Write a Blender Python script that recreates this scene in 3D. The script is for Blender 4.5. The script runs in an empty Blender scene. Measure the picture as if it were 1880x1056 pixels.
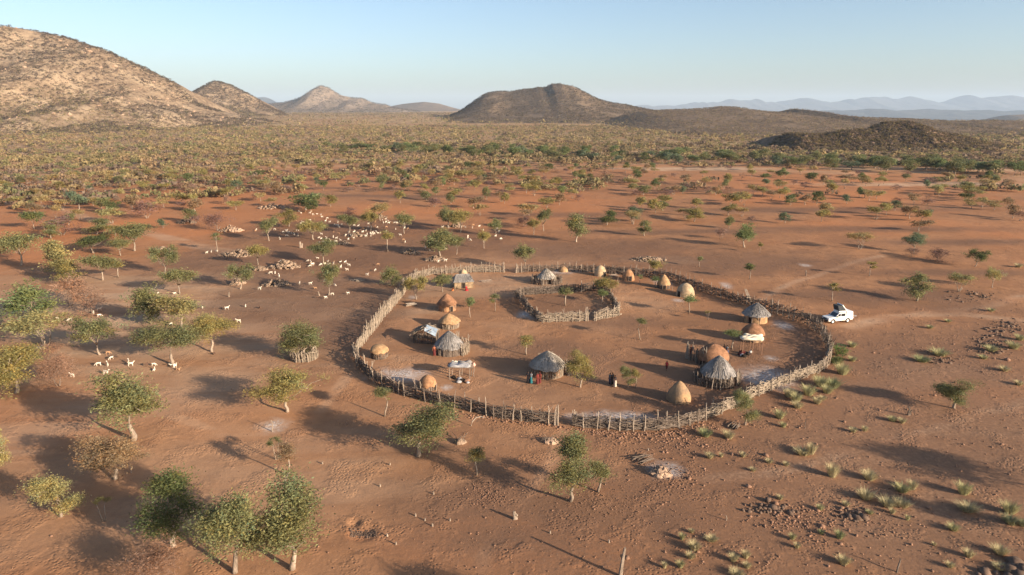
import bpy, bmesh, math, random
import numpy as np
from mathutils import Vector, Matrix
random.seed(7); RNG = np.random.default_rng(7)
S = bpy.context.scene; COL = S.collection
R = math.radians; PI = math.pi
# ------------------------------------------------------------------ camera
HC = 35.0; F = 1253.0; HZ = 200.0
PITCH = math.atan((528 - HZ) / F); CP, SP = math.cos(PITCH), math.sin(PITCH)
cam = bpy.data.objects.new('camera', bpy.data.cameras.new('camera')); COL.objects.link(cam)
cam.location = (0, 0, HC); cam.rotation_euler = (PI / 2 - PITCH, 0, 0)
cam.data.sensor_width = 36; cam.data.lens = 36 * F / 1880; cam.data.clip_start = .5; cam.data.clip_end = 90000
S.camera = cam

def ray(px, py):
    u = (px - 940) / F; v = (528 - py) / F
    return np.array([u, CP + v * SP, -SP + v * CP])
def at(px, py):                                  # where a point of the plain stands
    d = ray(px, py); t = HC / -d[2]
    return d[0] * t, d[1] * t
def depth_at(px, py): return HC / -ray(px, py)[2]
def mpp(px, py): return depth_at(px, py) / F      # metres per photo pixel there
def to_px(x, y, z=0):
    Z = y * CP - (z - HC) * SP; V = y * SP + (z - HC) * CP
    return 940 + F * x / Z, 528 - F * V / Z

# ------------------------------------------------------------------ numpy noise
def _h(ix, iy, s):
    n = (ix.astype(np.int64) * 374761393 + iy.astype(np.int64) * 668265263 + s * 982451653) & 0x7fffffff
    n = ((n ^ (n >> 13)) * 1274126177) & 0x7fffffff
    n = n ^ (n >> 16)
    return (n & 0xffff) / 65535.0
def vnoise(x, y, s=0):
    x = np.asarray(x, float); y = np.asarray(y, float)
    ix, iy = np.floor(x), np.floor(y); fx, fy = x - ix, y - iy
    fx = fx * fx * (3 - 2 * fx); fy = fy * fy * (3 - 2 * fy)
    a = _h(ix, iy, s); b = _h(ix + 1, iy, s); c = _h(ix, iy + 1, s); d = _h(ix + 1, iy + 1, s)
    return (a * (1 - fx) + b * fx) * (1 - fy) + (c * (1 - fx) + d * fx) * fy
def fbm(x, y, s=0, o=4):
    r = 0; a = .5; t = 0
    for i in range(o):
        r = r + a * vnoise(np.asarray(x) * 2 ** i, np.asarray(y) * 2 ** i, s + i * 17); t += a; a *= .5
    return r / t
def sst(a, b, x):
    t = np.clip((np.asarray(x, float) - a) / (b - a), 0, 1); return t * t * (3 - 2 * t)

PITS = [at(667, 979) + (1.1, .16), at(651, 961) + (.6, .26)]
def gz(x, y):                                    # height of the ground sheet
    x = np.asarray(x, float); y = np.asarray(y, float)
    r = np.hypot(x, y); az = np.arctan2(x, np.maximum(y, 1))
    n = (fbm(x / 22, y / 22, 3, 3) - .5) * .7 * sst(20, 60, r) * (1 + 2.5 * sst(300, 900, r))
    side = sst(.10, .42, az)
    left = 13 * sst(450, 2600, r) + 8 * sst(2500, 9000, r)
    right = -110 * sst(2000, 7000, r)
    z = n + left * (1 - side) + right * side
    for px, py, rad, dep in PITS:
        d2 = ((x - px) ** 2 + (y - py) ** 2) / rad ** 2
        z = z - dep * np.exp(-(d2 ** 1.5)) + .07 * np.exp(-((np.sqrt(d2) - 1.35) / .3) ** 2)
    return z
def gzf(x, y): return float(gz(x, y))
def P(px, py, dz=0.0):
    x, y = at(px, py); return Vector((x, y, gzf(x, y) + dz))

# ------------------------------------------------------------------ materials
def mat(name, col, rough=.9, var=.25, scale=3.0, bump=.0, bscale=12, col2=None, stretch=(1, 1, 1), objvar=0., trans=0., attr=None, objcol=False, spec=.2):
    m = bpy.data.materials.new(name); m.use_nodes = True
    nt = m.node_tree; N = nt.nodes; L = nt.links
    b = N['Principled BSDF']; b.inputs['Roughness'].default_value = rough; b.inputs['Specular IOR Level'].default_value = spec
    tc = N.new('ShaderNodeTexCoord'); mp = N.new('ShaderNodeMapping'); mp.inputs['Scale'].default_value = stretch
    L.new(tc.outputs['Object'], mp.inputs['Vector'])
    nz = N.new('ShaderNodeTexNoise'); nz.inputs['Scale'].default_value = scale; nz.inputs['Detail'].default_value = 6; nz.inputs['Roughness'].default_value = .65
    L.new(mp.outputs[0], nz.inputs['Vector'])
    cr = N.new('ShaderNodeValToRGB')
    c2 = col2 or tuple(min(1, c * (1 + var)) for c in col); c1 = tuple(c * (1 - var) for c in col)
    cr.color_ramp.elements[0].position = .32; cr.color_ramp.elements[0].color = (*c1, 1)
    cr.color_ramp.elements[1].position = .68; cr.color_ramp.elements[1].color = (*c2, 1)
    L.new(nz.outputs['Fac'], cr.inputs['Fac']); out = cr.outputs[0]
    def mul(a, bsock):
        mx = N.new('ShaderNodeMix'); mx.data_type = 'RGBA'; mx.blend_type = 'MULTIPLY'; mx.inputs[0].default_value = 1
        L.new(a, mx.inputs[6]); L.new(bsock, mx.inputs[7]); return mx.outputs[2]
    if attr:
        at_ = N.new('ShaderNodeAttribute'); at_.attribute_name = attr; out = mul(out, at_.outputs['Color'])
    oi = N.new('ShaderNodeObjectInfo')
    if objcol: out = mul(out, oi.outputs['Color'])
    if objvar:
        mr = N.new('ShaderNodeMapRange'); mr.inputs['To Min'].default_value = 1 - objvar; mr.inputs['To Max'].default_value = 1 + objvar
        L.new(oi.outputs['Random'], mr.inputs['Value']); out = mul(out, mr.outputs[0])
    L.new(out, b.inputs['Base Color'])
    if bump:
        n2 = N.new('ShaderNodeTexNoise'); n2.inputs['Scale'].default_value = bscale; n2.inputs['Detail'].default_value = 5
        L.new(mp.outputs[0], n2.inputs['Vector'])
        bp = N.new('ShaderNodeBump'); bp.inputs['Strength'].default_value = bump; bp.inputs['Distance'].default_value = .1
        L.new(n2.outputs['Fac'], bp.inputs['Height']); L.new(bp.outputs[0], b.inputs['Normal'])
    if trans:
        tr = N.new('ShaderNodeBsdfTranslucent'); L.new(out, tr.inputs['Color'])
        ms = N.new('ShaderNodeMixShader'); ms.inputs[0].default_value = trans
        L.new(b.outputs[0], ms.inputs[1]); L.new(tr.outputs[0], ms.inputs[2]); L.new(ms.outputs[0], N['Material Output'].inputs[0])
    return m
M = {}
M['leaf'] = mat('leaf', (1, 1, 1), .75, .18, 1.2, attr='tint', objcol=True, trans=.42)
M['twig'] = mat('twig', (.23, .165, .13), .95, .2, 2, attr='tint', objcol=True, trans=.25)
M['bark'] = mat('bark', (.27, .21, .16), .95, .35, 6, .5, 18, stretch=(1, 1, .3), objvar=.2)
M['pole'] = mat('weathered_pole', (.21, .16, .125), .95, .35, 5, objvar=.25)
M['polepale'] = mat('pale_pole', (.30, .24, .185), .95, .3, 5, objvar=.2)
M['brush'] = mat('dark_shaded_brush_wood', (.14, .108, .085), .95, .45, 1.5)  # dark sticks; the tone also holds the shade of the fence's unlit stretches
M['brushpale'] = mat('pale_sunlit_brush_wood', (.27, .215, .16), .95, .4, 1.5)  # pale sticks; on the fence the tone stands for sunlit brush
M['grass'] = mat('dry_grass', (.44, .395, .225), .9, .25, 2, attr='tint', objcol=True, trans=.25)
M['mud_tan'] = mat('tan_mud', (.335, .205, .108), .95, .38, 1.8, .7, 9)
M['mud_orange'] = mat('orange_mud', (.31, .165, .085), .95, .38, 1.8, .7, 9)
M['mud_brown'] = mat('brown_mud', (.235, .120, .066), .95, .4, 1.8, .7, 9)
M['mud_pale'] = mat('pale_mud', (.38, .275, .17), .95, .35, 1.8, .7, 9)
M['mud_ash'] = mat('ash_mud', (.27, .205, .15), .95, .4, .9, .7, 9, col2=(.42, .25, .125))
M['thatch'] = mat('grey_thatch', (.235, .215, .20), .95, .35, 3, .6, 14, objvar=.1)
M['thatch_pale'] = mat('pale_thatch', (.33, .29, .245), .95, .3, 3, .6, 14)
M['dark'] = mat('black_and_doorway_shade', (.025, .018, .014), .95, .2, 3)  # black objects, and the shade inside doorways put into colour
M['cloth_blue'] = mat('blue_grey_sheet', (.28, .34, .40), .7, .2, 3)
M['hide'] = mat('pale_hide', (.70, .60, .44), .8, .2, 2)
M['cloth_grey'] = mat('grey_sheet', (.32, .31, .31), .8, .3, 2.5)
M['stone'] = mat('red_stone', (.245, .138, .088), .95, .4, .7, objvar=.15)
M['stone_grey'] = mat('grey_stone', (.225, .158, .11), .95, .45, .9, objvar=.15)
M['boulder'] = mat('boulder', (.33, .225, .155), .95, .45, .5)
M['dark_rock'] = mat('dark_rock', (.13, .085, .06), .95, .45, .8)
M['white_paint'] = mat('white_paint', (.80, .79, .75), .35, .04, 1, spec=.5)
M['cream_paint'] = mat('cream_paint', (.76, .72, .58), .35, .04, 1, spec=.5)
M['glass'] = mat('car_glass', (.02, .025, .03), .08, .1, 1, spec=.8)
M['rubber'] = mat('rubber', (.03, .03, .03), .85, .2, 4)
M['metal'] = mat('grey_metal', (.45, .45, .45), .4, .1, 3, spec=.6)
M['canvas'] = mat('dark_canvas', (.045, .05, .055), .9, .2, 4)
M['red_paint'] = mat('red_lens', (.35, .03, .02), .4, .1, 3)
M['skin'] = mat('skin', (.16, .075, .045), .6, .12, 6)
M['ochre'] = mat('ochre_skin', (.26, .09, .045), .6, .12, 6)
M['hair'] = mat('hair', (.018, .013, .01), .9, .2, 9)
M['eye'] = mat('eye', (.7, .68, .62), .4, .02, 2)
def cloth(name, c): M[name] = mat(name, c, .85, .2, 4)
for n_, c_ in (('c_black', (.022, .02, .024)), ('c_teal', (.018, .12, .14)), ('c_red', (.16, .03, .025)), ('c_maroon', (.105, .022, .02)),
               ('c_crimson', (.33, .025, .03)), ('c_grey', (.13, .14, .15)), ('c_pale', (.5, .42, .34)), ('c_orange', (.5, .16, .05)), ('c_navy', (.04, .05, .1)), ('c_white', (.7, .68, .62))): cloth(n_, c_)
M['goat_white'] = mat('white_goat_hair', (.66, .58, .47), .9, .12, 3)
M['goat_tan'] = mat('tan_goat_hair', (.42, .24, .13), .9, .3, 3)
M['goat_brown'] = mat('brown_goat_hair', (.12, .07, .05), .9, .4, 3)
M['goat_pied'] = mat('pied_goat_hair', (.12, .075, .05), .9, .1, 2.2, col2=(.78, .72, .62))
M['pot'] = mat('clay_pot', (.62, .34, .26), .7, .15, 4)
# far vegetation carries its own colour per bush
def mat_col(name, trans=.0):
    m = bpy.data.materials.new(name); m.use_nodes = True; N = m.node_tree.nodes; L = m.node_tree.links
    b = N['Principled BSDF']; b.inputs['Roughness'].default_value = .9; b.inputs['Specular IOR Level'].default_value = .1
    a = N.new('ShaderNodeAttribute'); a.attribute_name = 'tint'; L.new(a.outputs['Color'], b.inputs['Base Color'])
    if trans:
        tr = N.new('ShaderNodeBsdfTranslucent'); L.new(a.outputs['Color'], tr.inputs['Color'])
        ms = N.new('ShaderNodeMixShader'); ms.inputs[0].default_value = trans
        L.new(b.outputs[0], ms.inputs[1]); L.new(tr.outputs[0], ms.inputs[2]); L.new(ms.outputs[0], N['Material Output'].inputs[0])
    return m
M['bush'] = mat_col('bush_leaf', .45)

# ------------------------------------------------------------------ mesh helpers
def link(name, me, parent=None):
    o = bpy.data.objects.new(name, me); COL.objects.link(o)
    if parent: o.parent = parent
    return o
def fast_mesh(name, V, Q, m, tint=None, smooth=False):
    """V (n,3), Q (k,3|4)"""
    me = bpy.data.meshes.new(name); V = np.ascontiguousarray(V, np.float32); Q = np.ascontiguousarray(Q, np.int32)
    k, w = Q.shape
    me.vertices.add(len(V)); me.vertices.foreach_set('co', V.ravel())
    me.loops.add(k * w); me.loops.foreach_set('vertex_index', Q.ravel())
    me.polygons.add(k); me.polygons.foreach_set('loop_start', np.arange(0, k * w, w, dtype=np.int32))
    try: me.polygons.foreach_set('loop_total', np.full(k, w, np.int32))
    except Exception: pass
    if smooth: me.polygons.foreach_set('use_smooth', np.ones(k, bool))
    me.update(calc_edges=True); me.validate()
    if tint is not None:
        a = me.attributes.new('tint', 'FLOAT_COLOR', 'POINT')
        c = np.ones((len(V), 4), np.float32); c[:, :3] = tint; a.data.foreach_set('color', c.ravel())
    me.materials.append(m)
    return me
class MB:
    def __init__(s): s.v = []; s.f = []; s.mi = []
    def add(s, v, f, mi=0):
        o = len(s.v); s.v += [tuple(p) for p in v]; s.f += [tuple(i + o for i in q) for q in f]; s.mi += [mi] * len(f); return s
    def tube(s, pts, rad, n=5, mi=0, cap=True):
        pts = [Vector(p) for p in pts]
        if not hasattr(rad, '__len__'): rad = [rad] * len(pts)
        vs = []
        for i, p in enumerate(pts):
            d = (pts[min(i + 1, len(pts) - 1)] - pts[max(i - 1, 0)])
            if d.length < 1e-6: d = Vector((0, 0, 1))
            d.normalize(); a = d.cross(Vector((0, 0, 1)) if abs(d.z) < .9 else Vector((1, 0, 0))).normalized(); b = d.cross(a)
            for k in range(n):
                t = 2 * PI * k / n; vs.append(p + (a * math.cos(t) + b * math.sin(t)) * rad[i])
        fs = [(i * n + k, i * n + (k + 1) % n, (i + 1) * n + (k + 1) % n, (i + 1) * n + k) for i in range(len(pts) - 1) for k in range(n)]
        if cap: fs += [tuple(range(n))[::-1], tuple((len(pts) - 1) * n + k for k in range(n))]
        return s.add(vs, fs, mi)
    def box(s, c, size, rz=0, mi=0, taper=1.0, tz=None):
        hx, hy, hz = (q / 2 for q in size); ca, sa = math.cos(rz), math.sin(rz); vs = []
        for z in (-hz, hz):
            k = taper if z > 0 else 1
            for x, y in ((-hx, -hy), (hx, -hy), (hx, hy), (-hx, hy)):
                x *= k; y *= k; vs.append((c[0] + x * ca - y * sa, c[1] + x * sa + y * ca, c[2] + z))
        return s.add(vs, [(3, 2, 1, 0), (4, 5, 6, 7), (0, 1, 5, 4), (1, 2, 6, 5), (2, 3, 7, 6), (3, 0, 4, 7)], mi)
    def lathe(s, prof, n=28, c=(0, 0, 0), noise=0, seed=0, mi=0, capb=False, rag=0):
        vs = []; rr = random.Random(seed); ph = [rr.uniform(0, 6.28) for _ in range(6)]
        for j, (r, z) in enumerate(prof):
            for k in range(n):
                t = 2 * PI * k / n
                q = 1 + noise * (.5 * math.sin(2 * t + ph[0]) + .35 * math.sin(3 * t + ph[1] + j * .6) + .4 * rr.uniform(-1, 1) + .3 * math.sin(5 * t + ph[2] - j))
                dz = rag * rr.uniform(-1, 1) if j == 0 else noise * .25 * rr.uniform(-1, 1) * (r > .05)
                vs.append((c[0] + r * q * math.cos(t), c[1] + r * q * math.sin(t), c[2] + z + dz))
        fs = [(j * n + k, j * n + (k + 1) % n, (j + 1) * n + (k + 1) % n, (j + 1) * n + k) for j in range(len(prof) - 1) for k in range(n)]
        if prof[-1][0] > .001: fs.append(tuple((len(prof) - 1) * n + k for k in range(n)))
        if capb: fs.append(tuple(range(n))[::-1])
        return s.add(vs, fs, mi)
    def rock(s, c, r, rr, flat=.75, mi=0):
        v, f = ICO; e = [rr.uniform(.7, 1.25) for _ in range(3)]; a = rr.uniform(0, 6.28); ca, sa = math.cos(a), math.sin(a); vs = []
        for p in v:
            q = r * rr.uniform(.72, 1.15); x, y, z = p[0] * e[0] * q, p[1] * e[1] * q, p[2] * e[2] * flat * q
            vs.append((c[0] + x * ca - y * sa, c[1] + x * sa + y * ca, c[2] + z))
        return s.add(vs, f, mi)
    def mesh(s, name, mats, smooth=False):
        me = bpy.data.meshes.new(name); me.from_pydata(s.v, [], s.f); me.update()
        for m in (mats if isinstance(mats, (list, tuple)) else [mats]): me.materials.append(m)
        if any(s.mi): me.polygons.foreach_set('material_index', s.mi)
        if smooth: me.polygons.foreach_set('use_smooth', [True] * len(s.f))
        return me
    def build(s, name, mats, parent=None, smooth=False): return link(name, s.mesh(name, mats, smooth), parent)
g_ = (1 + 5 ** .5) / 2
_iv = [Vector(p).normalized() for p in ((-1, g_, 0), (1, g_, 0), (-1, -g_, 0), (1, -g_, 0), (0, -1, g_), (0, 1, g_), (0, -1, -g_), (0, 1, -g_), (g_, 0, -1), (g_, 0, 1), (-g_, 0, -1), (-g_, 0, 1))]
_if = [(0, 11, 5), (0, 5, 1), (0, 1, 7), (0, 7, 10), (0, 10, 11), (1, 5, 9), (5, 11, 4), (11, 10, 2), (10, 7, 6), (7, 1, 8), (3, 9, 4), (3, 4, 2), (3, 2, 6), (3, 6, 8), (3, 8, 9), (4, 9, 5), (2, 4, 11), (6, 2, 10), (8, 6, 7), (9, 8, 1)]
ICO = (_iv, _if)
def tag(o, label=None, cat=None, group=None, kind=None):
    if label: o['label'] = label
    if cat: o['category'] = cat
    if group: o['group'] = group
    if kind: o['kind'] = kind
    return o
def thing(name, label, cat, loc=(0, 0, 0), rz=0, group=None):
    o = bpy.data.objects.new(name, None); COL.objects.link(o); o.location = loc; o.rotation_euler = (0, 0, rz)
    o.empty_display_size = .3
    return tag(o, label, cat, group)
ORD = 'first second third fourth fifth sixth seventh eighth ninth tenth eleventh twelfth thirteenth fourteenth fifteenth sixteenth seventeenth eighteenth nineteenth twentieth'.split()
ORD += ['twenty-' + w for w in ORD[:9]] + ['thirtieth'] + ['thirty-' + w for w in ORD[:9]]
def ordinal(i, n):
    return 'leftmost' if i == 0 else ('rightmost' if i == n - 1 else ORD[i] + ' from the left')

# ================================================================== GROUND
def build_ground():
    rs = np.concatenate([[0.0], np.geomspace(18, 48, 14)[:-1], np.geomspace(48, 26000, 800)])
    fine = np.linspace(-52, 52, 417); coarse = np.linspace(52, 308, 66)[1:-1]
    az = np.radians(np.concatenate([fine, coarse])); na = len(az)
    A, RR = np.meshgrid(az, rs[1:])
    X = RR * np.sin(A); Y = RR * np.cos(A); Z = gz(X, Y)
    V = np.stack([X.ravel(), Y.ravel(), Z.ravel()], 1); nr = len(rs) - 1
    i = np.arange(nr - 1)[:, None] * na; k = np.arange(na)[None, :]; k2 = (k + 1) % na
    Q = np.stack([i + k, i + na + k, i + na + k2, i + k2], -1).reshape(-1, 4)[:, ::-1]
    # centre fan
    c = len(V); V = np.vstack([V, [[0, 0, gzf(0, 0)]]])
    kk = np.arange(0, na - 1, 2)
    fan = np.stack([np.full(len(kk), c), kk, kk + 1, (kk + 2) % na], 1)[:, ::-1]
    Q = np.vstack([Q, fan])
    x, y = V[:, 0], V[:, 1]; r = np.hypot(x, y)
    def ell(px, py, a, b=None, soft=.5, ang=0, nz=.35, ns=5):       # soft patch of ground, sizes in metres
        cx, cy = at(px, py); b = b or a
        dx, dy = x - cx, y - cy; ca, sa = math.cos(ang), math.sin(ang)
        q = np.hypot((dx * ca + dy * sa) / a, (-dx * sa + dy * ca) / b)
        q = q + (fbm(x / ns, y / ns, 11, 3) - .5) * 2 * nz
        return 1 - sst(1 - soft, 1 + soft * .6, q)
    o = np.zeros(len(V)); d = o.copy(); ash = o.copy(); pale = o.copy(); veg = o.copy(); grav = o.copy()
    big = fbm(x / 60, y / 60, 5, 4); med = fbm(x / 14, y / 14, 8, 4)
    o = sst(150, 230, r) * (1 - sst(400, 560, r)) * np.clip(.2 + 2.2 * (big - .38) + .5 * (med - .5), .05, 1)
    for e in ((1450, 330, 60, 40), (980, 370, 40, 50), (640, 560, 1, 1)): o = np.maximum(o, .8 * ell(*e))
    o = np.maximum(o, .55 * ell(960, 1000, 12, 5)); o = np.maximum(o, .5 * ell(1760, 730, 14, 8)); o = np.maximum(o, .5 * ell(1100, 900, 2.2, 1.2))
    o = np.maximum(o, .75 * ell(662, 982, 1.6, 1.1)); o = np.maximum(o, .35 * ell(80, 760, 20, 10))
    o += (med - .5) * .5
    for e in ((560, 545, 20, 22, .5), (640, 425, 36, 26, .5), (470, 480, 26, 22, .5), (700, 470, 22, 18, .5), (830, 440, 20, 20, .5), (1035, 562, 6.2, 9.5, .25), (1080, 455, 40, 16, .6), (1330, 480, 36, 14, .6),
              (1560, 545, 14, 6, .6), (1640, 540, 26, 5, .7), (1420, 480, 30, 5, .7), (1750, 500, 24, 4, .7), (1250, 425, 40, 5, .7), (1600, 420, 50, 6, .7), (1480, 385, 60, 7, .7), (1000, 395, 40, 6, .7), (1780, 445, 30, 5, .7), (760, 360, 50, 6, .7), (300, 330, 60, 8, .7), (1300, 350, 50, 7, .7), (520, 345, 40, 6, .7), (640, 600, 9, 18, .6), (870, 910, 4.5, 4, .7), (930, 985, 7, 3, .8), (1040, 940, 6, 5, .8), (1210, 950, 2.5, 2.5, .8), (1500, 620, 4, 5, .6), (800, 930, 6, 3, .8), (1010, 640, 7, 5, .7), (1120, 590, 12, 5, .8)):
        d = np.maximum(d, ell(*e) * .9)
    d += (med - .55) * .35 * (1 - sst(120, 300, r))
    for e in ((738, 690, 3.6, 2.2, .9), (1130, 766, 4.2, 1.6, .9), (1436, 600, 1.3, 2.2, .9), (1412, 696, 3.4, 3.4, .9), (966, 578, 1.6, 2.4, .8), (1032, 499, 3.2, 2.2, .8), (500, 780, 1.5, 1.5, .9), (1478, 486, 1.2, 1.5, .9),
              (1217, 518, 2, 2.4, .9), (1217, 862, 1.6, 1.6, .9), (820, 713, .7, .8, .9), (1334, 522, 1, 2, .9), (758, 545, .8, 1.4, .8), (1052, 764, 1.2, .6, .9), (1416, 661, .9, .9, .9), (1245, 552, 1.0, 1.0, .9)):
        ash = np.maximum(ash, ell(*e, nz=.5, ns=1.1))
    strip = np.clip(fbm(x / 70, y / 16, 21, 4) * 2.6 - 1.25, 0, 1)
    pale = strip * sst(400, 450, r) * (1 - sst(560, 1500, r)) * 1.0
    pale = np.maximum(pale, .9 * ell(1250, 310, 60, 14)); pale = np.maximum(pale, .8 * ell(1700, 338, 60, 10)); pale = np.maximum(pale, .9 * ell(850, 262, 60, 25)); pale = np.maximum(pale, .5 * ell(1230, 478, 10, 5))
    pale = np.maximum(pale, .26 * ell(420, 880, 34, 17, .8, nz=.5, ns=14)); pale = np.maximum(pale, .16 * ell(940, 700, 22, 18, .8, nz=.5, ns=9)); pale = np.maximum(pale, .3 * ell(120, 560, 40, 40, .8))
    pale += .35 * sst(.5, .62, big) * (1 - sst(130, 200, r))
    def track(pts, w, k):
        nonlocal pale, o
        q = np.array([at(*p) for p in pts]); best = np.full(len(V), 1e9)
        near = r < 400
        for (x0, y0), (x1, y1) in zip(q[:-1], q[1:]):
            dx, dy = x1 - x0, y1 - y0; t = np.clip(((x - x0) * dx + (y - y0) * dy) / (dx * dx + dy * dy), 0, 1)
            best = np.minimum(best, np.hypot(x - x0 - t * dx, y - y0 - t * dy))
        mk = (1 - sst(w * .3, w, best + (med - .5) * w * .5)) * near
        pale = np.maximum(pale, k * mk); o = np.maximum(o, .8 * k * mk)
    track([(1300, 880), (1420, 868), (1560, 830), (1640, 806), (1700, 790), (1770, 768), (1890, 736), (1960, 715)], 1.3, .75)
    track([(1385, 556), (1450, 520), (1500, 505), (1560, 482), (1620, 470)], 1.2, .5)
    track([(1560, 600), (1640, 582), (1760, 575), (1890, 592)], 2.6, .5)
    track([(1880, 545), (1800, 566), (1700, 572), (1600, 590), (1565, 596)], 1.6, .6); track([(1038, 790), (1010, 850), (960, 920), (900, 1000), (860, 1060)], 1.2, .35); track([(640, 690), (560, 790), (420, 800), (300, 760), (180, 700)], 1.4, .35)
    track([(470, 470), (380, 455), (280, 430), (200, 415), (100, 380), (0, 372)], 3.5, .45)
    veg = sst(360, 680, r) * np.clip(.75 + (fbm(x / 45, y / 45, 31, 4) - .5) * 1.6, 0, 1)
    for e in ((1700, 640, 17, 12, .7), (1830, 620, 14, 10, .7), (1480, 950, 12, 5, .8), (1230, 860, 6, 5, .8), (1860, 1030, 5, 3, .8), (880, 910, 3.5, 3, .7), (1250, 820, 8, 3, .7), (1560, 700, 10, 8, .8), (1740, 560, 14, 8, .7), (1270, 1040, 10, 4, .8), (1650, 820, 20, 8, .8), (1600, 930, 24, 12, .6), (1330, 960, 16, 9, .7), (1700, 690, 22, 18, .6), (1700, 800, 46, 40, .6), (1400, 960, 34, 14, .6), (1600, 700, 30, 26, .5)):
        grav = np.maximum(grav, ell(*e) * .9)
    me = fast_mesh('ground', V, Q, mat_ground(), smooth=True)
    for nm, a in (('g1', (o, d, ash)), ('g2', (pale, veg, grav))):
        at_ = me.attributes.new(nm, 'FLOAT_COLOR', 'POINT'); c = np.ones((len(V), 4), np.float32)
        for j in range(3): c[:, j] = np.clip(a[j], 0, 1)
        at_.data.foreach_set('color', c.ravel())
    o_ = link('ground', me); tag(o_, 'red brown sandy ground of the whole plain', 'ground', kind='structure')

def mat_ground():
    m = bpy.data.materials.new('red_sand'); m.use_nodes = True; N = m.node_tree.nodes; L = m.node_tree.links
    b = N['Principled BSDF']; b.inputs['Roughness'].default_value = .95; b.inputs['Specular IOR Level'].default_value = .1
    tc = N.new('ShaderNodeTexCoord')
    def noise(sc, det=6, rough=.6, stretch=None):
        n = N.new('ShaderNodeTexNoise'); n.inputs['Scale'].default_value = sc; n.inputs['Detail'].default_value = det; n.inputs['Roughness'].default_value = rough
        if stretch:
            mp = N.new('ShaderNodeMapping'); mp.inputs['Scale'].default_value = stretch; L.new(tc.outputs['Object'], mp.inputs[0]); L.new(mp.outputs[0], n.inputs['Vector'])
        else: L.new(tc.outputs['Object'], n.inputs['Vector'])
        return n.outputs['Fac']
    def ramp(f, a, bb, ca=0., cb=1.):
        r = N.new('ShaderNodeMapRange'); r.interpolation_type = 'SMOOTHSTEP'; r.inputs['From Min'].default_value = a; r.inputs['From Max'].default_value = bb; r.inputs['To Min'].default_value = ca; r.inputs['To Max'].default_value = cb
        L.new(f, r.inputs['Value']); return r.outputs[0]
    def mix(f, a, bb, blend='MIX'):
        x = N.new('ShaderNodeMix'); x.data_type = 'RGBA'; x.blend_type = blend
        if isinstance(f, float): x.inputs[0].default_value = f
        else: L.new(f, x.inputs[0])
        for s, v in ((x.inputs[6], a), (x.inputs[7], bb)):
            if isinstance(v, tuple): s.default_value = (*v, 1)
            else: L.new(v, s)
        return x.outputs[2]
    def math_(op, a, bb):
        x = N.new('ShaderNodeMath'); x.operation = op
        for s, v in ((x.inputs[0], a), (x.inputs[1], bb)):
            if isinstance(v, (float, int)): s.default_value = v
            else: L.new(v, s)
        x.use_clamp = op in ('MULTIPLY', 'ADD'); return x.outputs[0]
    def attr(nm):
        a = N.new('ShaderNodeAttribute'); a.attribute_name = nm; s = N.new('ShaderNodeSeparateColor'); L.new(a.outputs['Color'], s.inputs[0]); return s.outputs
    g1, g2 = attr('g1'), attr('g2')
    n_big, n_mid, n_fine, n_grain = noise(.045, 5), noise(.35, 7, .7), noise(2.6, 6, .7), noise(9, 4, .7)
    n_str = noise(.16, 6, .65, (.25, 1, 1))
    base = mix(ramp(n_big, .35, .65), (.325, .158, .076), (.39, .20, .100))
    base = mix(ramp(n_mid, .42, .72), base, (.255, .128, .066))
    base = mix(math_('MULTIPLY', g1[0], ramp(n_mid, .2, .65, .55, 1)), base, (.47, .192, .078))
    base = mix(math_('MULTIPLY', g2[0], ramp(n_str, .35, .6, .25, 1)), base, (.56, .40, .265))
    base = mix(math_('MULTIPLY', g1[1], ramp(n_fine, .25, .7, .6, 1)), base, (.17, .096, .060))
    base = mix(math_('MULTIPLY', g2[2], ramp(n_fine, .22, .62, .3, 1)), base, (.20, .112, .068))
    vcol = mix(ramp(noise(.11, 6, .7), .4, .6), (.46, .335, .185), (.36, .265, .14))
    vcol = mix(ramp(noise(.3, 5, .7), .5, .66), vcol, (.30, .22, .125))
    base = mix(math_('MULTIPLY', g2[1], ramp(n_str, .3, .62, .45, 1)), base, vcol)
    base = mix(math_('MULTIPLY', g1[2], ramp(n_fine, .3, .66, .12, 1)), base, (.56, .52, .485))
    base = mix(ramp(n_grain, .3, .72, .0, .45), base, mix(.5, base, (.16, .085, .05)))
    base = mix(ramp(n_fine, .6, .75, .0, .5), base, (.40, .25, .16))
    L.new(base, b.inputs['Base Color'])
    # trampled surface
    vo = N.new('ShaderNodeTexVoronoi'); vo.inputs['Scale'].default_value = 3.2; L.new(tc.outputs['Object'], vo.inputs['Vector'])
    hgt = math_('ADD', math_('MULTIPLY', ramp(vo.outputs['Distance'], 0, .55), ramp(noise(.22, 3), .48, .62, .05, .65)), math_('MULTIPLY', n_fine, .38))
    bp = N.new('ShaderNodeBump'); bp.inputs['Strength'].default_value = .55; bp.inputs['Distance'].default_value = .16; L.new(hgt, bp.inputs['Height'])
    b2 = N.new('ShaderNodeBump'); b2.inputs['Strength'].default_value = .35; b2.inputs['Distance'].default_value = .2; L.new(n_mid, b2.inputs['Height']); L.new(bp.outputs[0], b2.inputs['Normal'])
    L.new(b2.outputs[0], b.inputs['Normal'])
    return m
build_ground()

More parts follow.
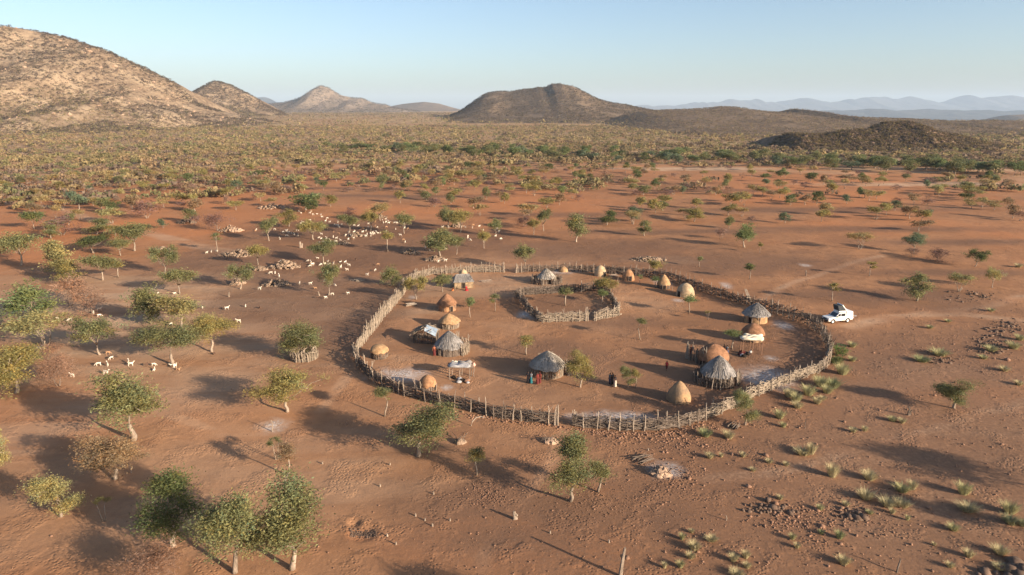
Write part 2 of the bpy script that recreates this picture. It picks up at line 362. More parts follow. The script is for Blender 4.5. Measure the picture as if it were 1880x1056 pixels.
# ================================================================== STONES
def blob_field(name, pts, sizes, m, label, seed=1, flat=.7):
    rng = np.random.default_rng(seed); n = len(pts)
    iv = np.array([tuple(v) for v in _iv]); V = iv[None] * rng.uniform(.7, 1.2, (n, 12, 1)); V = V * rng.uniform(.7, 1.3, (n, 1, 3)) * np.array([1, 1, flat])
    a = rng.uniform(0, 6.28, n); ca, sa = np.cos(a)[:, None], np.sin(a)[:, None]
    X = V[..., 0] * ca - V[..., 1] * sa; Y = V[..., 0] * sa + V[..., 1] * ca
    V = np.stack([X, Y, V[..., 2]], -1) * np.asarray(sizes)[:, None, None] + np.asarray(pts)[:, None, :]
    Q = (np.array(_if)[None] + (np.arange(n) * 12)[:, None, None]).reshape(-1, 3)
    return tag(link(name, fast_mesh(name, V.reshape(-1, 3), Q, m)), label, 'stones', kind='stuff')
def px_scatter(n, boxes, rng):
    out = []
    w = np.array([b[4] for b in boxes], float); w /= w.sum()
    for i in range(n):
        b = boxes[rng.choice(len(boxes), p=w)]
        p = rng.uniform(b[0], b[2]), rng.uniform(b[1], b[3])
        if len(b) > 5: p = (b[0] + b[2]) / 2 + rng.normal() * (b[2] - b[0]) / 4, (b[1] + b[3]) / 2 + rng.normal() * (b[3] - b[1]) / 4
        out.append(P(p[0], p[1], .02))
    return np.array([tuple(p) for p in out])
def path_scatter(n, path, off, spread, rng):
    out = []
    for i in range(n):
        k = rng.integers(len(path) - 1); t = rng.random(); a, b = np.array(path[k]), np.array(path[k + 1]); p = a + (b - a) * t
        out.append(P(p[0] + rng.normal() * spread * 2, p[1] + off + abs(rng.normal()) * spread, .02))
    return np.array([tuple(p) for p in out])
rg = np.random.default_rng(3)
pa = px_scatter(4200, [(1270, 800, 1900, 1060, 4), (1390, 600, 1890, 820, 3), (1600, 545, 1890, 690, 2), (1150, 790, 1300, 1050, 1.5), (1640, 590, 1880, 690, 2.5, 1), (1500, 905, 1700, 980, 1.5, 1), (1380, 920, 1560, 985, 2.5, 1), (1190, 850, 1290, 910, 1.2, 1)], rg)
blob_field('scattered_stones', pa, np.exp(rg.normal(-2.6, .6, len(pa)))*.62, M['stone'], 'loose reddish stones scattered over the slope right of the kraal', 2)
pb = px_scatter(3000, [(820, 790, 1200, 1056, 2), (0, 850, 820, 1056, .8), (850, 880, 930, 935, 2.2, 1), (1010, 880, 1180, 960, 1.3, 1), (640, 620, 1500, 770, .9), (1230, 440, 1560, 520, 1), (1060, 460, 1300, 500, .8), (600, 430, 900, 500, .8), (690, 520, 1480, 760, 2.2), (1100, 690, 1300, 760, .8, 1), (1300, 400, 1880, 600, 2), (900, 400, 1300, 480, .8), (0, 560, 620, 800, 1)], rg)
blob_field('pebbles', pb, np.exp(rg.normal(-3.05, .4, len(pb))).clip(.025, .12), M['stone'], 'small pebbles strewn over the bare sand around the kraal', 3)
pc = np.vstack([path_scatter(420, [(790, 748), (880, 764), (960, 776), (1030, 782), (1090, 790), (1150, 794), (1220, 794), (1280, 782)], 0, 3, rg),
                px_scatter(420, [(1195, 790, 1300, 835, 2, 1), (1240, 772, 1330, 800, 1, 1), (1100, 790, 1210, 815, 1, 1), (1280, 745, 1480, 790, 1)], rg)])
blob_field('fence_foot_rubble', pc, np.exp(rg.normal(-2.45, .4, len(pc))).clip(.04, .2), M['stone'], 'red rubble heaped along the outside foot of the south fence', 4)
pd = np.vstack([px_scatter(90, [(1855, 1030, 1885, 1062, 3, 1), (1780, 1040, 1890, 1062, 1)], rg)])
blob_field('dark_corner_rocks', pd, np.exp(rg.normal(-1.0, .4, len(pd))).clip(.2, .7), M['dark_rock'], 'dark jumbled rocks in the bottom right corner', 5)
pe = np.array([tuple(P(667 + rg.uniform(-1, 1) * 24, 979 + rg.normal() * 3.2, .0)) for i in range(260)])
blob_field('pit_clods', pe, rg.uniform(.05, .12, 260), M['dark_rock'], 'dark clods filling the dug pit near the lower edge', 6)

pf = px_scatter(420, [(1795, 588, 1880, 618, 2, 1), (1770, 618, 1850, 650, 2, 1), (1690, 655, 1760, 672, .7, 1), (1740, 536, 1830, 556, 1, 1), (1530, 925, 1600, 960, .6, 1), (1370, 925, 1460, 945, 1, 1)], rg)
blob_field('dark_rubble', pf, np.exp(rg.normal(-1.7, .45, len(pf))).clip(.08, .5), M['dark_rock'], 'dark rubble patches at the right edge level with the kraal', 8)
HEAPS = [(425, 424, 44, 16, 'long dark', 'above the goat resting ground'), (405, 358, 48, 12, 'pale high', 'far back among the yellowish trees'), (342, 409, 38, 13, 'orange brown', 'left of the bare grey shrub'), (502, 382, 58, 12, 'dark flat', 'below the bright green bush'),
         (437, 468, 66, 14, 'tan', 'behind the small tree of the goat ground'), (522, 490, 58, 20, 'tall tan', 'beside the goats that rest in the open'), (508, 523, 52, 18, 'tawny', 'with a goat standing at its left end'), (436, 521, 30, 14, 'small tawny', 'around the foot of a leaning tree'),
         (298, 459, 40, 8, 'low greyish', 'under the flat green tree'), (654, 434, 30, 12, 'goat covered', 'in the middle of the flock'), (632, 448, 22, 10, 'small brown', 'just below the goat covered heap'), (753, 465, 34, 12, 'brown', 'outside the north-west bend of the fence'),
         (700, 401, 24, 8, 'reddish', 'at the back of the flock'), (1190, 478, 64, 8, 'low rubble', 'outside the north fence'), (800, 478, 40, 12, 'thin scattered', 'outside the north-west fence'), (838, 417, 26, 12, 'reddish brown', 'at the right end of the flock'), (478, 495, 26, 10, 'small flat orange', 'left of the tall tan heap'),
         (1213, 870, 30, 16, 'burnt', 'beside the ash pit below the south fence'), (845, 813, 14, 5, 'tiny', 'below the south fence near the sparse sapling'), (1012, 812, 18, 8, 'small dark', 'behind the two-lobed green tree')]
def rock_heap(px, py, w, h, look, where, seed):
    rr = random.Random(seed); k = mpp(px, py); W = w * k; c = P(px, py)
    o = MB(); n = int(40 + w * 1.6); dep = max(W * .3, h * k * .9)
    for i in range(n):
        a, q = rr.uniform(0, 6.28), rr.random() ** .6
        x, y = math.cos(a) * q * W / 2, math.sin(a) * q * dep
        rad = rr.uniform(.16, .46) * (1 + .02 * W)
        o.rock((x, y, max(0.05, (1 - q) * h * k * .75 * rr.uniform(.3, 1.1))), rad, rr)
    for i in range(int(w / 4)):
        x, y = rr.uniform(-.5, .5) * W, rr.uniform(-.6, .6) * dep; a = rr.uniform(0, 6.28)
        o.tube([(x, y, .15), (x + math.cos(a) * .5, y + math.sin(a) * .5, rr.uniform(.5, .9)), (x + math.cos(a) * 1.2, y + math.sin(a) * 1.1, rr.uniform(.3, .9))], [.05, .04, .02], 4, 1)
    ob = o.build('rock_heap', [M['boulder'] if 'dark' in look or 'burnt' in look else M['stone_grey'], M['brush']]); ob.location = c
    tag(ob, f'{look} heap of rocks and sticks {where}', 'rock heap', 'rock heaps around the goat ground and kraal')
for i, h in enumerate(HEAPS): rock_heap(*h, i)
# ================================================================== HILLS
class Hill:
    def __init__(s, name, crest, D, wf, wb, label, m, nx=200, nt=110, rough=.06, pf=1.5, foot=None, sc=None, rav=.0, seed=0, jag=0):
        crest = sorted(crest); cx = np.array([c[0] for c in crest], float); cy = np.array([c[1] for c in crest], float)
        px = np.linspace(cx[0], cx[-1], nx); cy0 = cy; jg = (fbm(px / 26, px * 0 + seed, 80 + seed, 4) - .5) * 2 * jag; t = np.concatenate([np.linspace(-1, 0, int(nt * .7))[:-1], np.linspace(0, 1, nt - int(nt * .7) + 1)])
        v = (528 - np.interp(px, cx, cy) - jg) / F; u = (px - 940) / F; k = D / (CP + v * SP)
        zc = HC + k * (-SP + v * CP); Xc = u * k
        # smooth the crest a little then roughen it
        g = np.minimum(px - cx[0], cx[-1] - px) / (cx[-1] - cx[0]); 
        T, XX = np.meshgrid(t, Xc, indexing='ij'); ZC = np.broadcast_to(zc, T.shape)
        W = np.where(T < 0, wf, wb); wob = (fbm(XX / (wf * .5), XX * 0, 40 + seed, 3) - .5) * wf * .45
        Y = D + T * W + wob * (1 - np.abs(T))
        z0 = gz(XX, Y) - 3
        p = np.where(T < 0, (np.cos(np.clip(-T, 0, 1) ** (1 / pf) * PI) + 1) / 2, (np.cos(T * PI) + 1) / 2)
        sc = sc or wf * .35; H = np.maximum(zc.max() - 0, 10)
        n = fbm(XX / sc, Y / sc, 50 + seed, 5) - .5; n2 = np.abs(fbm(XX / (sc * .5), Y / (sc * 1.6), 60 + seed, 4) - .5) * 2
        env = p * (1 - p) * 4 * .9 + .12 * p
        fr = (XX - Xc[0]) / (Xc[-1] - Xc[0]); ends = sst(0, .14, fr) * sst(0, .14, 1 - fr); env = env * ends
        Z = z0 + np.maximum(ZC + 3 - z0, 0) * p * ends + n * rough * 2.2 * H * env - n2 * rav * H * env
        s.X, s.Y, s.Z, s.t, s.p = XX, Y, Z, t, p; s.nx, s.nt = nx, len(t)
        V = np.stack([XX.ravel(), Y.ravel(), Z.ravel()], 1); i = np.arange(s.nt - 1)[:, None] * nx; kk = np.arange(nx - 1)[None]
        Q = np.stack([i + kk, i + kk + 1, i + nx + kk + 1, i + nx + kk], -1).reshape(-1, 4)
        s.ob = tag(link(name, fast_mesh(name, V, Q, m, smooth=True)), label, 'hill', kind='structure')
    def scatter(s, n, rng, tmin=-1, tmax=.15, minp=.03):
        out = []
        ti = rng.uniform(tmin, tmax, n * 2); xi = rng.uniform(0, s.nx - 1.001, n * 2)
        fi = np.interp(ti, s.t, np.arange(s.nt)); i0 = np.minimum(fi.astype(int), s.nt - 2); j0 = xi.astype(int); a = fi - i0; b = xi - j0
        g = lambda G: (G[i0, j0] * (1 - a) + G[i0 + 1, j0] * a) * (1 - b) + (G[i0, j0 + 1] * (1 - a) + G[i0 + 1, j0 + 1] * a) * b
        X, Y, Z, p = g(s.X), g(s.Y), g(s.Z), g(s.p); ok = (Z > gz(X, Y) + .3)
        return np.stack([X, Y, Z], 1)[ok][:n]
def mat_hill(name, a, b, c, sc):
    m = bpy.data.materials.new(name); m.use_nodes = True; N = m.node_tree.nodes; L = m.node_tree.links
    bs = N['Principled BSDF']; bs.inputs['Roughness'].default_value = 1; bs.inputs['Specular IOR Level'].default_value = .05
    tc = N.new('ShaderNodeTexCoord')
    def nz(s, d=6):
        n = N.new('ShaderNodeTexNoise'); n.inputs['Scale'].default_value = s; n.inputs['Detail'].default_value = d; n.inputs['Roughness'].default_value = .7; L.new(tc.outputs['Object'], n.inputs['Vector']); return n.outputs['Fac']
    def mr(f, x, y):
        r = N.new('ShaderNodeMapRange'); r.interpolation_type = 'SMOOTHSTEP'; r.inputs['From Min'].default_value = x; r.inputs['From Max'].default_value = y; L.new(f, r.inputs['Value']); return r.outputs[0]
    def mix(f, x, y):
        k = N.new('ShaderNodeMix'); k.data_type = 'RGBA'; L.new(f, k.inputs[0])
        for q, v in ((k.inputs[6], x), (k.inputs[7], y)):
            if isinstance(v, tuple): q.default_value = (*v, 1)
            else: L.new(v, q)
        return k.outputs[2]
    o = mix(mr(nz(.012 * sc), .4, .6), a, b); o = mix(mr(nz(.09 * sc), .48, .62), o, c)
    L.new(o, bs.inputs['Base Color'])
    n2 = nz(.06 * sc); bp = N.new('ShaderNodeBump'); bp.inputs['Strength'].default_value = .8; bp.inputs['Distance'].default_value = 6 / sc; L.new(n2, bp.inputs['Height']); L.new(bp.outputs[0], bs.inputs['Normal'])
    return m
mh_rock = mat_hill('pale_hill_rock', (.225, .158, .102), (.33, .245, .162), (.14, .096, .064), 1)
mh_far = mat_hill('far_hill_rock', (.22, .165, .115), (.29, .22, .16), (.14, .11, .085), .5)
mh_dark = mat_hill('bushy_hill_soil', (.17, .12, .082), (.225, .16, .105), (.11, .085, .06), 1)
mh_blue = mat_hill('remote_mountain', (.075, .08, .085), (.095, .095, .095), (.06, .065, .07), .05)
mh_kop = mat_hill('rocky_mound_soil', (.19, .125, .082), (.26, .175, .11), (.11, .08, .06), 3)
zx = lambda L, ox, oy: [(ox + a / 3.91, oy + b / 3.91) for a, b in L]
hA = Hill('left_hill', [(-1100, 60), (-700, 20), (-420, 16), (-200, 34), (0, 53), (40, 56), (100, 73), (160, 89), (215, 121), (260, 149), (290, 171), (320, 190), (350, 200), (400, 212), (460, 221), (560, 226)], 1350, 700, 500, 'big pale rocky hill dotted with scrub filling the left of the skyline', mh_rock, 400, 220, .08, 1.5, rav=.17, jag=4, seed=1)
hA2 = Hill('small_knoll', [(290, 200), (305, 172), (318, 165), (330, 164), (345, 172), (365, 190), (390, 200)], 3000, 300, 300, 'tiny knoll peeping between the two left hills', mh_far, 50, 50, .04, seed=2)
hB = Hill('rounded_hill', [(290, 203), (330, 186), (345, 174), (365, 164), (385, 156), (400, 153), (420, 157), (440, 165), (457, 176), (480, 193), (500, 204), (540, 210)], 2300, 620, 400, 'small rounded pale hill right of the big left hill', mh_rock, 160, 110, .09, 1.4, rav=.12, jag=3, seed=3)
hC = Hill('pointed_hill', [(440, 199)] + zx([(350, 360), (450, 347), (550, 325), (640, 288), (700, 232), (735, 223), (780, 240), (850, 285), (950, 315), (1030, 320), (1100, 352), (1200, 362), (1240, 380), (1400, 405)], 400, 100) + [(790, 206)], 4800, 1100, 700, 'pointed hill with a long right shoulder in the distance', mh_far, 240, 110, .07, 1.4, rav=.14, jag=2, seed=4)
hD = Hill('low_dark_hill', [(690, 206)] + zx([(1250, 372), (1330, 358), (1400, 352), (1500, 344), (1600, 356), (1720, 392)], 400, 100) + [(870, 206)], 7000, 1500, 900, 'low dark hill between the pointed hill and the flat-topped hill', mh_dark, 120, 70, .03, seed=5)
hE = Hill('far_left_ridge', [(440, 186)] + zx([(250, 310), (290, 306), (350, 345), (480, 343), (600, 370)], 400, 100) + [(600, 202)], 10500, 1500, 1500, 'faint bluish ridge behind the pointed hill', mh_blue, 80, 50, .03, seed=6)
hF = Hill('flat_topped_hill', [(800, 212)] + zx([(60, 412), (160, 393), (250, 350), (350, 285), (430, 270), (560, 262), (680, 250), (750, 238), (790, 242), (840, 220), (900, 215), (980, 230), (1050, 268), (1150, 325), (1230, 353), (1350, 371), (1450, 395), (1550, 412), (1700, 430)], 800, 100) + [(1300, 216)], 2100, 800, 600, 'broad dark flat-topped hill in the middle of the skyline', mh_dark, 260, 130, .035, 1.5, rav=.09, jag=1.2, seed=7)
hG = Hill('low_ridge', [(1080, 216)] + zx([(300, 420), (450, 412), (640, 408), (750, 400), (880, 388), (950, 392), (1050, 413), (1200, 425), (1350, 430), (1380, 424), (1420, 410), (1445, 402), (1485, 424), (1530, 444), (1650, 458), (1877, 466)], 1100, 100) + [(1660, 222), (1760, 228)], 1500, 820, 400, 'long low scrubby ridge right of the flat-topped hill with a stony tip', mh_dark, 260, 100, .03, 1.3, seed=8)
hH = Hill('rocky_mound', [(1385, 282)] + zx([(0, 670), (180, 608), (400, 600), (500, 588), (600, 572), (760, 566), (850, 536), (950, 522), (1020, 514), (1100, 520), (1180, 552), (1280, 590), (1400, 608), (1500, 650)], 1400, 100) + [(1830, 280)], 660, 110, 140, 'rocky mound overgrown with dark bushes at the right', mh_kop, 220, 110, .15, 1.3, rav=.08, seed=9, sc=20, jag=4)
hI = Hill('right_rise', [(1640, 238), (1690, 234), (1725, 229), (1778, 225), (1830, 225), (1880, 225), (2050, 222), (2300, 226)], 1250, 520, 300, 'dark scrubby rise behind the rocky mound at the right edge', mh_dark, 140, 70, .05, 1.4, seed=10)
hK = Hill('blue_knoll', [(1790, 232)] + zx([(1640, 490), (1700, 470), (1800, 438), (1877, 434)], 1400, 100) + [(1960, 206), (2060, 225)], 5200, 700, 700, 'bluish knoll half hidden at the right edge', mh_dark, 60, 50, .04, seed=11)
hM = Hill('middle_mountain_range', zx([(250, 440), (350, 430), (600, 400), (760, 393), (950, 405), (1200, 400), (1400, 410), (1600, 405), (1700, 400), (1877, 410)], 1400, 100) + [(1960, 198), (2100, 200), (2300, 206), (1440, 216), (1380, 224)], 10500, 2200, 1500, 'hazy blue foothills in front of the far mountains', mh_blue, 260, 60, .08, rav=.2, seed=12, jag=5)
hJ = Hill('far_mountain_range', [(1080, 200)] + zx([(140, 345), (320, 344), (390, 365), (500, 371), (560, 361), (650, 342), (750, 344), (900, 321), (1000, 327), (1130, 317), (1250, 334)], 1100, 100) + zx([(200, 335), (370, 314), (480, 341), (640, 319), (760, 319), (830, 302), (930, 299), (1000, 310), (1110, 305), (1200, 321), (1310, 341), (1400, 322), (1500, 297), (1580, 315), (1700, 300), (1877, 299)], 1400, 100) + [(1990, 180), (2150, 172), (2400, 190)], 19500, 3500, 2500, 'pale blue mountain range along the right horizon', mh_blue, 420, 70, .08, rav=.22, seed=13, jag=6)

# ---- scrub that nobody could count: far bushland and hill scrub
def bush_field(name, pts, size, col, ncard, label, seed, squash=.62, card=.21):
    rng = np.random.default_rng(seed); n = len(pts); pts = np.asarray(pts); size = np.asarray(size); col = np.asarray(col)
    d = rng.normal(size=(n, ncard, 3)); d /= np.linalg.norm(d, axis=2, keepdims=True); d *= rng.uniform(.35, 1, (n, ncard, 1)) ** .6
    d[..., 2] = np.abs(d[..., 2]) * squash * 1.2; lob = rng.uniform(.7, 1.15, (n, 1, 3)); d *= lob
    c = pts[:, None] + d * size[:, None, None] * .5 + np.array([0, 0, 1]) * size[:, None, None] * .14
    a = rng.normal(size=(n, ncard, 3)); a /= np.linalg.norm(a, axis=2, keepdims=True); b = np.cross(a, rng.normal(size=(n, ncard, 3))); b /= np.linalg.norm(b, axis=2, keepdims=True)
    s = (size[:, None, None] * card * .5 * rng.uniform(.6, 1.3, (n, ncard, 1)))
    V = np.stack([c - a * s, c - b * s * .7, c + a * s, c + b * s * .7], 2)
    k = rng.uniform(.85, 1.15, (n, ncard, 1, 1)); T = np.broadcast_to(col[:, None, None, :] * k, V.shape)
    N_ = n * ncard; Q = np.arange(N_ * 4).reshape(N_, 4)
    return tag(link(name, fast_mesh(name, V.reshape(-1, 3), Q, M['bush'], T.reshape(-1, 3))), label, 'scrub', kind='stuff')
OLIVE = np.array([[.30, .235, .12], [.25, .215, .10], [.33, .245, .125], [.31, .215, .125], [.225, .165, .12], [.20, .19, .09], [.34, .265, .13]])
DRY = np.array([[.19, .135, .092], [.23, .165, .105], [.15, .11, .088], [.205, .165, .085], [.13, .105, .075]])
def pick(pal, n, rng, j=.15): return pal[rng.integers(len(pal), size=n)] * rng.uniform(1 - j, 1 + j, (n, 1))
rh = np.random.default_rng(11)
def hill_scrub(h, n, s0, s1, pal, nc, nm, label, seed, tmin=-1, tmax=.12, kk=.33):
    p = h.scatter(n, rh, tmin, tmax); k = fbm(p[:, 0] / 60, p[:, 1] / 60, seed, 3); p = p[k > kk]
    bush_field(nm, p, rh.uniform(s0, s1, len(p)) , pick(pal, len(p), rh), nc, label, seed)
HILLDRY = np.array([[.135, .098, .07], [.105, .074, .06], [.16, .12, .072], [.09, .068, .056], [.125, .108, .06]])
hill_scrub(hA, 34000, 3, 8.5, HILLDRY, 14, 'left_hill_scrub', 'brownish scrub dotting the big left hill', 71)
def skirt(h, n, s0, s1, nm, label, seed, pmax=.28):
    p = h.scatter(n, rh, -1, -.3); q = (p[:, 2] - gz(p[:, 0], p[:, 1])) < pmax * (h.Z.max()); p = p[q]
    bush_field(nm, p, rh.uniform(s0, s1, len(p)), pick(OLIVE, len(p), rh), 12, label, seed)
skirt(hA, 20000, 3, 7, 'left_hill_foot_bush', 'olive bush climbing the foot of the big left hill', 171)
skirt(hB, 5000, 4, 8, 'rounded_hill_foot_bush', 'olive bush climbing the foot of the rounded hill', 172)
hill_scrub(hB, 7000, 5, 11, HILLDRY, 11, 'rounded_hill_scrub', 'brownish scrub dotting the rounded hill', 72)
hill_scrub(hF, 12000, 4, 9, DRY * .62, 9, 'flat_hill_scrub', 'dark scrub covering the flat-topped hill', 73)
hill_scrub(hG, 12000, 3, 7, DRY, 9, 'low_ridge_scrub', 'dark scrub covering the low ridge', 74)
hill_scrub(hI, 3000, 3, 6, DRY, 10, 'right_rise_scrub', 'dark scrub covering the rise at the right edge', 75)
hill_scrub(hC, 5000, 8, 18, HILLDRY, 6, 'pointed_hill_scrub', 'sparse scrub on the pointed hill', 76)
KOP = np.array([[.17, .12, .082], [.13, .098, .07], [.16, .12, .06], [.19, .145, .065], [.12, .09, .06]])
hill_scrub(hH, 3600, 2.2, 5.5, KOP, 24, 'mound_scrub', 'dark bushes over the rocky mound', 77, kk=.05)
pr = hA.scatter(1500, rh, -.85, .02); blob_field('left_hill_outcrops', pr, np.exp(rh.normal(.5, .5, len(pr))).clip(.8, 5), M['boulder'], 'pale rock outcrops on the big left hill', 79)
pk = hH.scatter(700, rh, -.8, .1); blob_field('mound_boulders', pk, rh.uniform(.6, 2.6, len(pk)), M['dark_rock'], 'boulders showing between the bushes of the rocky mound', 78)
# bushland floor beyond the red plain
def bushland():
    rng = np.random.default_rng(21); r = np.sqrt(rng.uniform(0, 1, 30000)) * 0
    X = []; 
    def ring(r0, r1, n):
        rr = np.sqrt(rng.uniform(r0 ** 2, r1 ** 2, n)); a = np.radians(rng.uniform(-46, 46, n)); return np.stack([rr * np.sin(a), rr * np.cos(a)], 1)
    for r0, r1, n, nc, s0, s1, nm, lab in ((300, 720, 10500, 46, 2.8, 6, 'near_bushland', 'olive and yellowish bushland starting behind the red plain'), (720, 1300, 14000, 26, 3.4, 7, 'middle_bushland', 'dense olive bushland in front of the hills'), (1300, 3800, 20000, 9, 6, 13, 'far_bushland', 'brownish bushland fading towards the distant hills')):
        p = ring(r0, r1, n); x, y = p[:, 0], p[:, 1]
        k = fbm(x / 70, y / 40, 33, 4) * .55 + fbm(x / 26, y / 18, 34, 3) * .45 + .10 * sst(430, 620, y) - .10 * sst(.1, .3, np.arctan2(x, y)) * (y < 620)
        rr_ = np.hypot(x, y); a_ = np.arctan2(x, y); keep = k > (.30 + (.27 * (1 - sst(310, 600, rr_)) - .12 * (1 - sst(-.42, -.2, a_)) * (rr_ < 520) if r0 < 700 else 0))
        p = p[keep]; x, y = p[:, 0], p[:, 1]; z = gz(x, y)
        az = np.arctan2(x, y); w = sst(-.15, .35, az)                      # olive at left, browner at right
        pt = fbm(x / 55, y / 55, 61, 3) + rng.normal(size=len(p)) * .09; olv = OLIVE[np.clip(((pt - .2) / .6 * len(OLIVE)).astype(int), 0, len(OLIVE) - 1)] * rng.uniform(.85, 1.15, (len(p), 1)); col = olv * (1 - w[:, None]) + pick(np.vstack([OLIVE, DRY]), len(p), rng) * w[:, None]
        far = sst(900, 2500, np.hypot(x, y))[:, None]; col = col * (1 - .55 * far) + pick(DRY, len(p), rng) * .55 * far
        bush_field(nm, np.stack([x, y, z], 1), np.clip(np.exp(rng.normal(0, .32, len(p))) * (s0 + s1) / 2 * (.55 + .9 * fbm(x / 30, y / 30, 63, 2)), s0 * .6, s1 * 1.5), col, nc, lab, 90 + nc)
bushland()
# ================================================================== TREES
def leaf_mesh(name, centers, rad, nleaf, leaf, rng, m, flat=.55, elong=2.0, up=.35):
    """clumps of small leaf faces round the given centres"""
    n = len(centers); c = np.asarray(centers)[:, None] + rng.normal(size=(n, nleaf, 3)) * np.asarray(rad)[:, None, None] * np.array([1, 1, flat])
    a = rng.normal(size=(n, nleaf, 3)); a[..., 2] *= .6; a /= np.linalg.norm(a, axis=2, keepdims=True)
    b = np.cross(a, rng.normal(size=(n, nleaf, 3)) + np.array([0, 0, up])); b /= np.linalg.norm(b, axis=2, keepdims=True) + 1e-9
    s = leaf * rng.uniform(.6, 1.4, (n, nleaf, 1))
    V = np.stack([c - a * s * .5 * elong, c - b * s * .5, c + a * s * .5 * elong, c + b * s * .5], 2)
    k = rng.uniform(.70, 1.30, (n, 1, 1)) * rng.uniform(.8, 1.2, (n, nleaf, 1)); hue = rng.normal(0, .09, (n, 1, 1))
    T = np.concatenate([k * (1 + hue), k, k * (1 - hue)], 2); T = np.broadcast_to(T[:, :, None, :], V.shape)
    N_ = n * nleaf
    return fast_mesh(name, V.reshape(-1, 3), np.arange(N_ * 4).reshape(N_, 4), m, T.reshape(-1, 3))
def in_lobes(lobes, n, rng, shell=.45, seed=0):
    w = np.array([l[3] * l[4] * l[5] for l in lobes]) ** .75; w /= w.sum(); out = []
    while len(out) < n:
        l = lobes[rng.choice(len(lobes), p=w)]; d = rng.normal(size=3); d /= np.linalg.norm(d)
        if d[2] < -.25 and rng.random() < .6: d[2] *= -1
        p = d * rng.uniform(0, 1) ** shell * rng.uniform(.8, 1.12)
        q = np.array([l[0] + p[0] * l[3], l[1] + p[1] * l[4], l[2] + p[2] * l[5]])
        if vnoise(q[0] * .9 + 31 + seed * 7, q[1] * .9 + q[2] * 1.3) > .36: out.append(q)
    return np.array(out)
def limb(o, a, b, r0, r1, rr, n=5, sag=.12, seg=3):
    a, b = Vector(a), Vector(b); L_ = (b - a).length; pts = []
    for i in range(seg + 1):
        t = i / seg; p = a.lerp(b, t); k = math.sin(t * PI) * L_ * sag
        pts.append(p + Vector((rr.uniform(-1, 1) * k, rr.uniform(-1, 1) * k, rr.uniform(-.3, 1) * k)))
    o.tube(pts, [r0 + (r1 - r0) * i / seg for i in range(seg + 1)], n)
VAR = {}
def variant(kind, seed, lod):
    """returns (crown mesh, trunk mesh, width, height); trees are modelled about 5 m high"""
    rng = np.random.default_rng(seed * 31 + lod); rr = random.Random(seed * 17 + lod); u = rr.uniform
    stems = 1; fork = 1.5
    if kind == 'spread':
        lobes = [(0, 0, 2.9, 1.75, 1.75, 1.45)] + [(math.cos(a) * (q := u(1.0, 1.75)), math.sin(a) * q, 1.5 + 1.25 * q * u(.55, 1.05), u(.7, 1.2), u(.7, 1.2), u(.5, .85)) for a in [u(0, 1) + k * .9 for k in range(7)]]; fork = .95; H = 5; nc = 170
    elif kind == 'round':
        lobes = [(0, 0, 2.6, 1.35, 1.35, 1.75)] + [(math.cos(a) * (q := u(.7, 1.3)), math.sin(a) * q, u(1.3, 4.1), u(.6, 1.05), u(.6, 1.05), u(.55, .95)) for a in [u(0, 1) + k * .8 for k in range(8)]]; fork = .9; H = 5; nc = 170
    elif kind == 'tall':
        lobes = [(0, 0, 2.3, 1.25, 1.25, 1.3), (u(-.3, .3), u(-.3, .3), 4.0, .9, .9, 1.0), (-.5, .4, 1.9, .9, .9, .6), (.6, -.2, 3.2, .8, .8, .7)]; fork = 1.0; H = 5; nc = 150
    elif kind == 'sapling':
        lobes = [(0, 0, 3.7, .72, .72, 1.3), (u(-.5, .5), u(-.5, .5), 3.3, .55, .55, .6), (u(-.5, .5), u(-.5, .5), 4.4, .5, .5, .5)]; fork = 2.5; H = 5; nc = 46
    elif kind == 'vase':
        lobes = [(0, 0, 3.6, 1.9, 1.9, .9)] + [(math.cos(a) * 1.5, math.sin(a) * 1.5, u(3.1, 4.1), .9, .9, .6) for a in [u(0, 1) + k * 1.26 for k in range(5)]]; fork = .25; H = 4.8; stems = 4; nc = 120
    elif kind == 'bare':
        lobes = [(0, 0, 2.0, 2.0, 2.0, 1.7), (.8, .4, 2.9, 1.2, 1.2, .9), (-.9, -.3, 2.3, 1.2, 1.2, 1.0)]; fork = .3; H = 4.2; stems = 3; nc = 80
    else:  # stub
        lobes = [(0, 0, 3.9, .9, .9, .5), (.8, .3, 3.4, .6, .6, .4)]; fork = 2.2; H = 4.6; nc = 24; stems = 2
    fn = {0: 1.0, 1: .45, 2: .2}[lod]; nc = int(nc * fn * 1.1)
    C = in_lobes(lobes, nc, rng, seed=seed); cen = C.mean(0); sp = rng.random(len(C)) < .2; C[sp] = cen + (C[sp] - cen) * rng.uniform(1.05, 1.28, (sp.sum(), 1))
    t = MB(); ns = {0: 7, 1: 5, 2: 4}[lod]; lean = Vector((u(-.3, .3), u(-.3, .3), 0)); tips = []
    for s in range(stems):
        a = s * 2.4 + u(0, 1); base = Vector((math.cos(a) * .12 * (stems > 1), math.sin(a) * .12 * (stems > 1), -.08)); r0 = (.125 if stems == 1 else (.075 if kind != 'bare' else .045)) * (.62 if kind == 'sapling' else 1)
        top = Vector((math.cos(a) * .5 * (stems > 1), math.sin(a) * .5 * (stems > 1), fork + u(0, .5) + (.6 if stems > 1 else 0))) + lean
        pts = [base, base.lerp(top, .35) + Vector((u(-.1, .1), u(-.1, .1), 0)), base.lerp(top, .7) + Vector((u(-.08, .08), u(-.08, .08), 0)), top]
        t.tube(pts, [r0 * 1.35, r0, r0 * .85, r0 * .7], ns); tips.append((top, r0 * .6))
    far = sorted(range(len(C)), key=lambda i: rr.random())
    for i in far[:{0: 26, 1: 9, 2: 4}[lod]]:
        b = Vector(C[i]); a, r = min(tips, key=lambda q: (q[0] - b).length * u(.8, 1.2))
        limb(t, a, b, r * .62, .018, rr, {0: 5, 1: 4, 2: 3}[lod]); 
        if len(tips) < 9 and lod == 0: tips.append((a.lerp(b, .55), r * .45))
